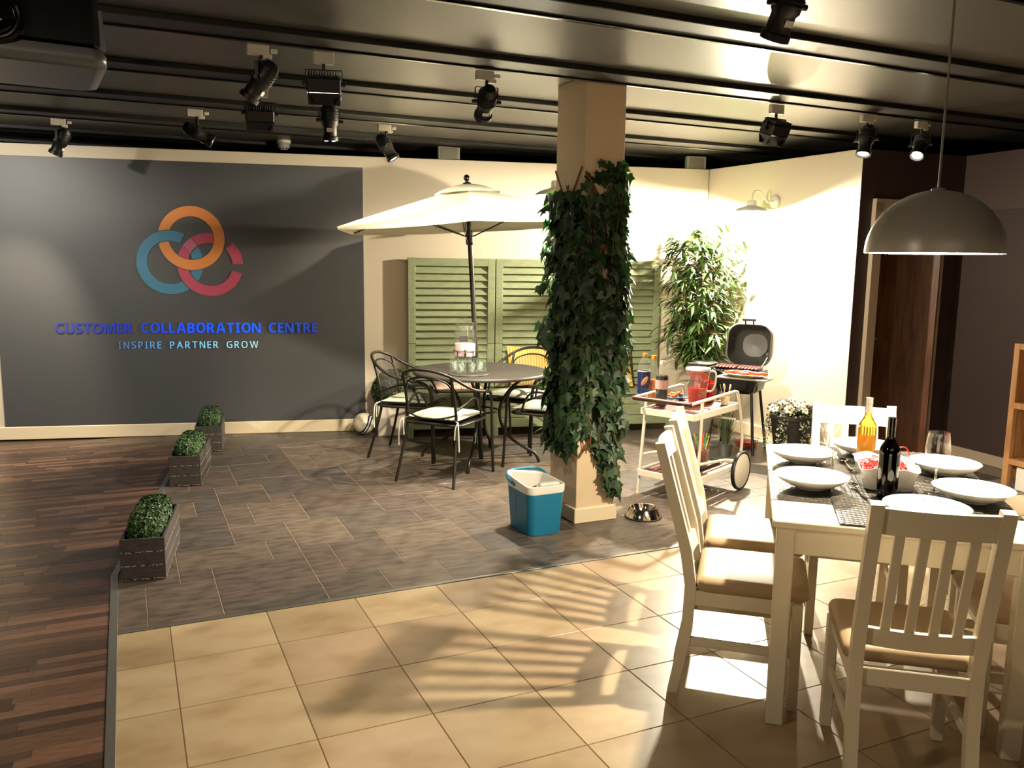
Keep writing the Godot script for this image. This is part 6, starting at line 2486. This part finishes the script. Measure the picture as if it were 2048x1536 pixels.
func dining() -> void:
	var y := TABLE_H
	# table
	var t := thing("dining_table", "cream wooden dining table laid with woven mats and white plates", "table", TABLE_AT, TABLE_TURN)
	var b := MB.new()
	b.box(Vector3(0.41, y - 0.0125, -0.6275), Vector3(0.82, 0.025, 1.255), 0.004)
	part(b, "tabletop", M.chair_white, t)
	for e in [[0.044, -0.044], [0.776, -0.044], [0.044, -1.211], [0.776, -1.211]]:
		b = MB.new()
		b.bar(Vector3(e[0], 0, e[1]), Vector3(e[0], y - 0.025, e[1]), 0.058, 0.058, Vector3.RIGHT, 0.004)
		part(b, "leg", M.chair_white, t)
	for e in [[Vector3(0.41, y - 0.072, -0.036), Vector3(0.68, 0.094, 0.02)], [Vector3(0.41, y - 0.072, -1.219), Vector3(0.68, 0.094, 0.02)], [Vector3(0.036, y - 0.072, -0.6275), Vector3(0.02, 0.094, 1.11)], [Vector3(0.784, y - 0.072, -0.6275), Vector3(0.02, 0.094, 1.11)]]:
		b = MB.new()
		b.box(e[0], e[1], 0.003)
		part(b, "apron", M.chair_white, t)
	# chairs
	var ch := dining_chair()
	var tu := 0.869
	var spots := [[-0.06, 0.32, tu, "near cream dining chair on the left of the table, seat pad lit"], [-0.055, 0.79, tu, "cream dining chair on the left of the table, the one nearer the trolley"], [0.40, -0.085, 2.44 + 0.04, "cream slat-backed dining chair in the foreground with its back to the viewer"], [0.385, 0.985, TABLE_TURN, "cream dining chair at the far end of the table, before the flower pot"], [0.88, 0.34, tu + PI, "nearer cream dining chair on the table's right side, partly outside the picture"], [0.88, 0.80, tu + PI, "cream dining chair on the right of the table, the one nearer the pine shelves"]]
	for k in spots.size():
		var p := on_table(spots[k][0], spots[k][1], 0.0)
		if k == 0:
			ch.position = p
			ch.rotation.y = spots[k][2]
			ch.set_meta("label", spots[k][3])
		else:
			dup(ch, p, spots[k][2], spots[k][3])
	# woven mats: four along the sides, a runner down the middle over them
	var mats := [[0.150, 0.475, "woven grey place mat under the left front plate"], [0.150, 0.93, "woven grey place mat under the left rear plate"], [0.670, 0.475, "woven grey place mat under the right front plate"], [0.670, 0.93, "woven grey place mat under the right rear plate"]]
	var mp: Node3D
	for k in 4:
		if k == 0:
			mp = table_thing("place_mat", mats[k][2], "place mat", mats[k][0], mats[k][1], y, 0.0, "woven place mats")
			woven_mat(mp, 0.30, 0.44)
		else:
			dup(mp, on_table(mats[k][0], mats[k][1], y), TABLE_TURN, mats[k][2])
	t = table_thing("table_runner", "long woven grey runner down the middle of the dining table", "runner", 0.455, 0.63, y + 0.0045)
	woven_mat(t, 0.49, 1.24)
	var ym := y + 0.0045
	var yr := y + 0.009
	# plates
	var pl := [[0.145, 0.90, ym, "white coupe plate at the left rear place, nearest the trolley"], [0.150, 0.465, ym, "white coupe plate at the left front place with a spoon beside it"], [0.690, 0.86, yr - 0.0015, "white coupe plate at the right rear place behind the wine glass"], [0.700, 0.447, yr - 0.0015, "white coupe plate at the right front place, beside the wine glass stem"], [0.490, 0.140, yr, "white patterned coupe plate in front of the red wine bottle"], [0.415, 1.125, yr, "white coupe plate at the far end, behind the white wine bottle"]]
	var pp: Node3D
	for k in pl.size():
		if k == 0:
			pp = table_thing("dinner_plate", pl[k][3], "plate", pl[k][0], pl[k][1], pl[k][2], 0.0, "white plates on the dining table")
			b = MB.new()
			b.lathe([Vector2(0.0, 0.003), Vector2(0.046, 0.003), Vector2(0.048, 0.0), Vector2(0.056, 0.0), Vector2(0.060, 0.005), Vector2(0.090, 0.016), Vector2(0.118, 0.032), Vector2(0.1355, 0.0475), Vector2(0.136, 0.0495), Vector2(0.1335, 0.0495), Vector2(0.115, 0.035), Vector2(0.088, 0.0205), Vector2(0.055, 0.011), Vector2(0.0, 0.009)], 64)
			part(b, "plate", M.china, pp)
			b = MB.new()
			for ring in 4:
				var r := 0.088 + 0.0095 * ring
				var yy: float = [0.0213, 0.0262, 0.0320, 0.0390][ring]
				for i in 44:
					var a := TAU * (i + 0.5 * (ring % 2)) / 44
					b.ball(Vector3(cos(a) * r, yy, sin(a) * r), Vector3(0.0028, 0.0012, 0.0028), 6, 4)
			part(b, "embossed_dots", M.china, pp).set_meta("kind", "stuff")
		else:
			dup(pp, on_table(pl[k][0], pl[k][1], pl[k][2]), TABLE_TURN + 0.7 * k, pl[k][3])
	var sp := spoon("spoon on the runner right of the left front plate", 0.315, 0.43, 0.15, yr)
	dup(sp, on_table(0.318, 0.86, yr), TABLE_TURN + 0.1, "spoon on the runner behind the front wine glass, by the left rear plate")
	dup(sp, on_table(0.675, 0.185, yr), TABLE_TURN - 1.2, "spoon lying right of the front patterned plate")
	# wine bottles
	t = table_thing("white_wine_bottle", "bottle of golden white wine with a silver screw cap behind the dish", "bottle", 0.386, 0.845, yr, 2.6)
	b = MB.new()
	var prof := [Vector2(0.0, 0.006), Vector2(0.030, 0.0), Vector2(0.0355, 0.006), Vector2(0.0365, 0.02), Vector2(0.0365, 0.165), Vector2(0.034, 0.185), Vector2(0.024, 0.205), Vector2(0.0150, 0.220), Vector2(0.0135, 0.235), Vector2(0.0135, 0.295), Vector2(0.0, 0.296)]
	b.lathe(prof, 36)
	part(b, "bottle_body", M.white_wine, t)
	b = MB.new()
	b.lathe([Vector2(0.0145, 0.236), Vector2(0.0150, 0.297), Vector2(0.0, 0.2985)], 28)
	b.lathe([Vector2(0.0156, 0.272), Vector2(0.0158, 0.274), Vector2(0.0156, 0.276)], 28)
	part(b, "screw_cap", M.foil_silver, t, "silver screw cap")
	b = MB.new()
	wrap_label(b, 0.0371, 0.055, 0.135, 0.9, 0.85)
	part(b, "label", M.wine_paper, t, "cream paper label")
	b = MB.new()
	wrap_label(b, 0.0374, 0.116, 0.1185, 0.9, 0.5)
	wrap_label(b, 0.0374, 0.1085, 0.110, 0.9, 0.22)
	part(b, "label_print", M.print_grey, t)
	t = table_thing("red_wine_bottle", "dark bottle of red wine with a cream label standing in front of the dish", "bottle", 0.404, 0.385, yr, 2.6)
	b = MB.new()
	b.lathe(prof, 36)
	part(b, "bottle_body", M.red_wine, t)
	b = MB.new()
	b.lathe([Vector2(0.0145, 0.225), Vector2(0.0150, 0.297), Vector2(0.0, 0.2985)], 28)
	part(b, "capsule", M.black_shiny, t)
	b = MB.new()
	wrap_label(b, 0.0371, 0.108, 0.150, 0.9, 0.68)
	part(b, "label", M.wine_paper_dark, t, "cream paper label")
	b = MB.new()
	wrap_label(b, 0.0374, 0.138, 0.1405, 0.9, 0.45)
	wrap_label(b, 0.0374, 0.130, 0.1315, 0.9, 0.2)
	part(b, "label_print", M.print_grey, t)
	b = MB.new()
	wrap_label(b, 0.0370, 0.030, 0.106, 0.9, 1.25)
	part(b, "lower_label", M.wine_purple, t, "dark purple lower label")
	# glasses
	var gl := [[0.246, 0.70, yr, "wine glass standing between the two left plates"], [0.258, 1.01, yr, "wine glass at the left rear, in front of the far chair"], [0.585, 0.50, yr, "wine glass on the right of the table, beside the white dish"]]
	var gp: Node3D
	for k in 3:
		if k == 0:
			gp = table_thing("wine_glass", gl[k][3], "wine glass", gl[k][0], gl[k][1], gl[k][2], 0.0, "wine glasses on the dining table")
			b = MB.new()
			b.lathe([Vector2(0.0040, 0.098), Vector2(0.012, 0.103), Vector2(0.028, 0.115), Vector2(0.040, 0.135), Vector2(0.0435, 0.155), Vector2(0.042, 0.185), Vector2(0.0355, 0.232), Vector2(0.0350, 0.233), Vector2(0.0345, 0.232), Vector2(0.041, 0.185), Vector2(0.0425, 0.155), Vector2(0.039, 0.136), Vector2(0.027, 0.117), Vector2(0.0, 0.106)], 44)
			part(b, "bowl", M.wine_glass, gp)
			b = MB.new()
			b.lathe([Vector2(0.010, 0.005), Vector2(0.0045, 0.012), Vector2(0.0034, 0.04), Vector2(0.0034, 0.085), Vector2(0.0052, 0.099)], 20)
			part(b, "stem", M.solid_glass, gp)
			b = MB.new()
			b.lathe([Vector2(0.0, 0.0), Vector2(0.036, 0.0), Vector2(0.0365, 0.001), Vector2(0.030, 0.0026), Vector2(0.010, 0.005), Vector2(0.0, 0.0052)], 40)
			part(b, "foot", M.wine_glass, gp)
		else:
			dup(gp, on_table(gl[k][0], gl[k][1], gl[k][2]), TABLE_TURN, gl[k][3])
	# gratin dish with red spaghetti
	t = table_thing("gratin_dish", "white wavy-rimmed baking dish in the middle of the table", "dish", 0.425, 0.60, yr)
	b = MB.new()
	var wavy := func(w: float, d: float, r: float, yy: float, amp: float) -> Array:
		var q := rect_ring(w, d, r, yy, 10)
		# refine the straight runs so that the rim can wave
		var out := []
		for j in q.size():
			var a: Vector3 = q[j]
			var c: Vector3 = q[(j + 1) % q.size()]
			var n := maxi(1, int(a.distance_to(c) / 0.008))
			for i in n:
				out.append(a.lerp(c, float(i) / n))
		for j in out.size():
			var ph := atan2(out[j].z / d, out[j].x / w)
			out[j] += Vector3(0, amp * cos(ph * 8.0 + PI), 0)
		return out
	var ring_to := func(src: Array, w: float, d: float, yy: float, amp: float, w0: float, d0: float) -> Array:
		var out := []
		for q in src:
			var ph := atan2(q.z / d0, q.x / w0)
			out.append(Vector3(q.x * w / w0, yy + amp * cos(ph * 8.0 + PI), q.z * d / d0))
		return out
	var r0: Array = wavy.call(0.215, 0.30, 0.04, 0.0, 0.0)
	var rows := []
	for e in [[0.155, 0.235, 0.0, 0.0], [0.170, 0.25, 0.003, 0.0], [0.200, 0.282, 0.07, 0.001], [0.213, 0.298, 0.084, 0.0055], [0.215, 0.300, 0.087, 0.0055], [0.208, 0.293, 0.087, 0.0055], [0.190, 0.272, 0.068, 0.001], [0.162, 0.242, 0.008, 0.0]]:
		rows.append(ring_to.call(r0, e[0], e[1], e[2], e[3], 0.215, 0.30))
	b.grid(rows, false, true, true)
	for j in rows[0].size():
		b.tri(Vector3.ZERO, rows[0][j], rows[0][(j + 1) % rows[0].size()], Vector3.DOWN)
		b.tri(Vector3(0, 0.008, 0), rows[7][j], rows[7][(j + 1) % rows[7].size()], Vector3.UP)
	part(b, "dish", M.china, t)
	t = table_thing("red_spaghetti", "tangle of bright red spaghetti heaped in the white baking dish", "spaghetti", 0.425, 0.60, yr + 0.009)
	b = MB.new()
	for k in 95:
		var p := []
		var q := Vector3(rng.randf_range(-0.07, 0.07), rng.randf_range(0.03, 0.065), rng.randf_range(-0.11, 0.11))
		var a := rng.randf() * TAU
		for i in 7:
			p.append(q)
			a += rng.randf_range(-1.3, 1.3)
			q += Vector3(cos(a), 0, sin(a)) * 0.022
			q = Vector3(clampf(q.x, -0.082, 0.082), clampf(q.y + rng.randf_range(-0.014, 0.016), 0.03, 0.078 - 3.0 * q.x * q.x), clampf(q.z, -0.12, 0.12))
		b.tube(smooth_path(p, 3), 0.0024, 6)
	b.tube(smooth_path([Vector3(0.04, 0.06, -0.08), Vector3(0.055, 0.11, -0.095), Vector3(0.085, 0.118, -0.10), Vector3(0.10, 0.09, -0.09), Vector3(0.085, 0.06, -0.06)], 5), 0.0024, 6)
	b.box(Vector3(0, 0.018, 0), Vector3(0.14, 0.03, 0.21), 0.012)
	part(b, "strands", M.red_pasta, t).set_meta("kind", "stuff")


func pendant() -> void:
	var c := Vector3(2.70, 1.626, -2.19)
	var t := thing("pendant_lamp", "grey dome pendant lamp hanging low over the dining table", "pendant lamp", c)
	var b := MB.new()
	var r := 0.236
	var prof := []
	for i in 19:
		var a := PI / 2 * i / 18.0
		prof.append(Vector2(cos(a) * r, sin(a) * r * 0.965))
	prof[18].x = 0.0
	b.lathe(prof, 64)
	part(b, "shade", M.pendant_grey, t)
	b = MB.new()
	var inner := []
	for i in 19:
		var a := PI / 2 * i / 18.0
		inner.append(Vector2(cos(a) * (r - 0.003), sin(a) * (r - 0.003) * 0.965))
	inner[18].x = 0.0
	inner.reverse()
	inner.append(Vector2(r, 0.0))
	b.lathe(inner, 64)
	part(b, "shade_lining", M.china, t)
	b = MB.new()
	b.lathe([Vector2(0.0, 0.215), Vector2(0.018, 0.215), Vector2(0.02, 0.15), Vector2(0.0, 0.148)], 20)
	part(b, "lamp_holder", M.white_plastic, t)
	b = MB.new()
	b.lathe([Vector2(0.024, 0.226), Vector2(0.024, 0.232), Vector2(0.006, 0.238)], 20)
	b.tube([Vector3(0, 0.225, 0), Vector3(0.0, 0.985, 0)], 0.0042, 8)
	part(b, "cord", M.cord_grey, t)
	b = MB.new()
	b.lathe([Vector2(0.0, 0.955), Vector2(0.045, 0.96), Vector2(0.05, 0.992), Vector2(0.0, 0.994)], 24)
	part(b, "ceiling_cup", M.white_plastic, t)
	b = MB.new()
	b.ball(Vector3(0, 0.095, 0), Vector3(0.032, 0.042, 0.032), 18, 12)
	part(b, "bulb", M.pendant_bulb, t)
	bulb_light("pendant_lamp_light", c + Vector3(0, 0.09, 0), 8.0, Color(1.0, 0.93, 0.81), 0.03)
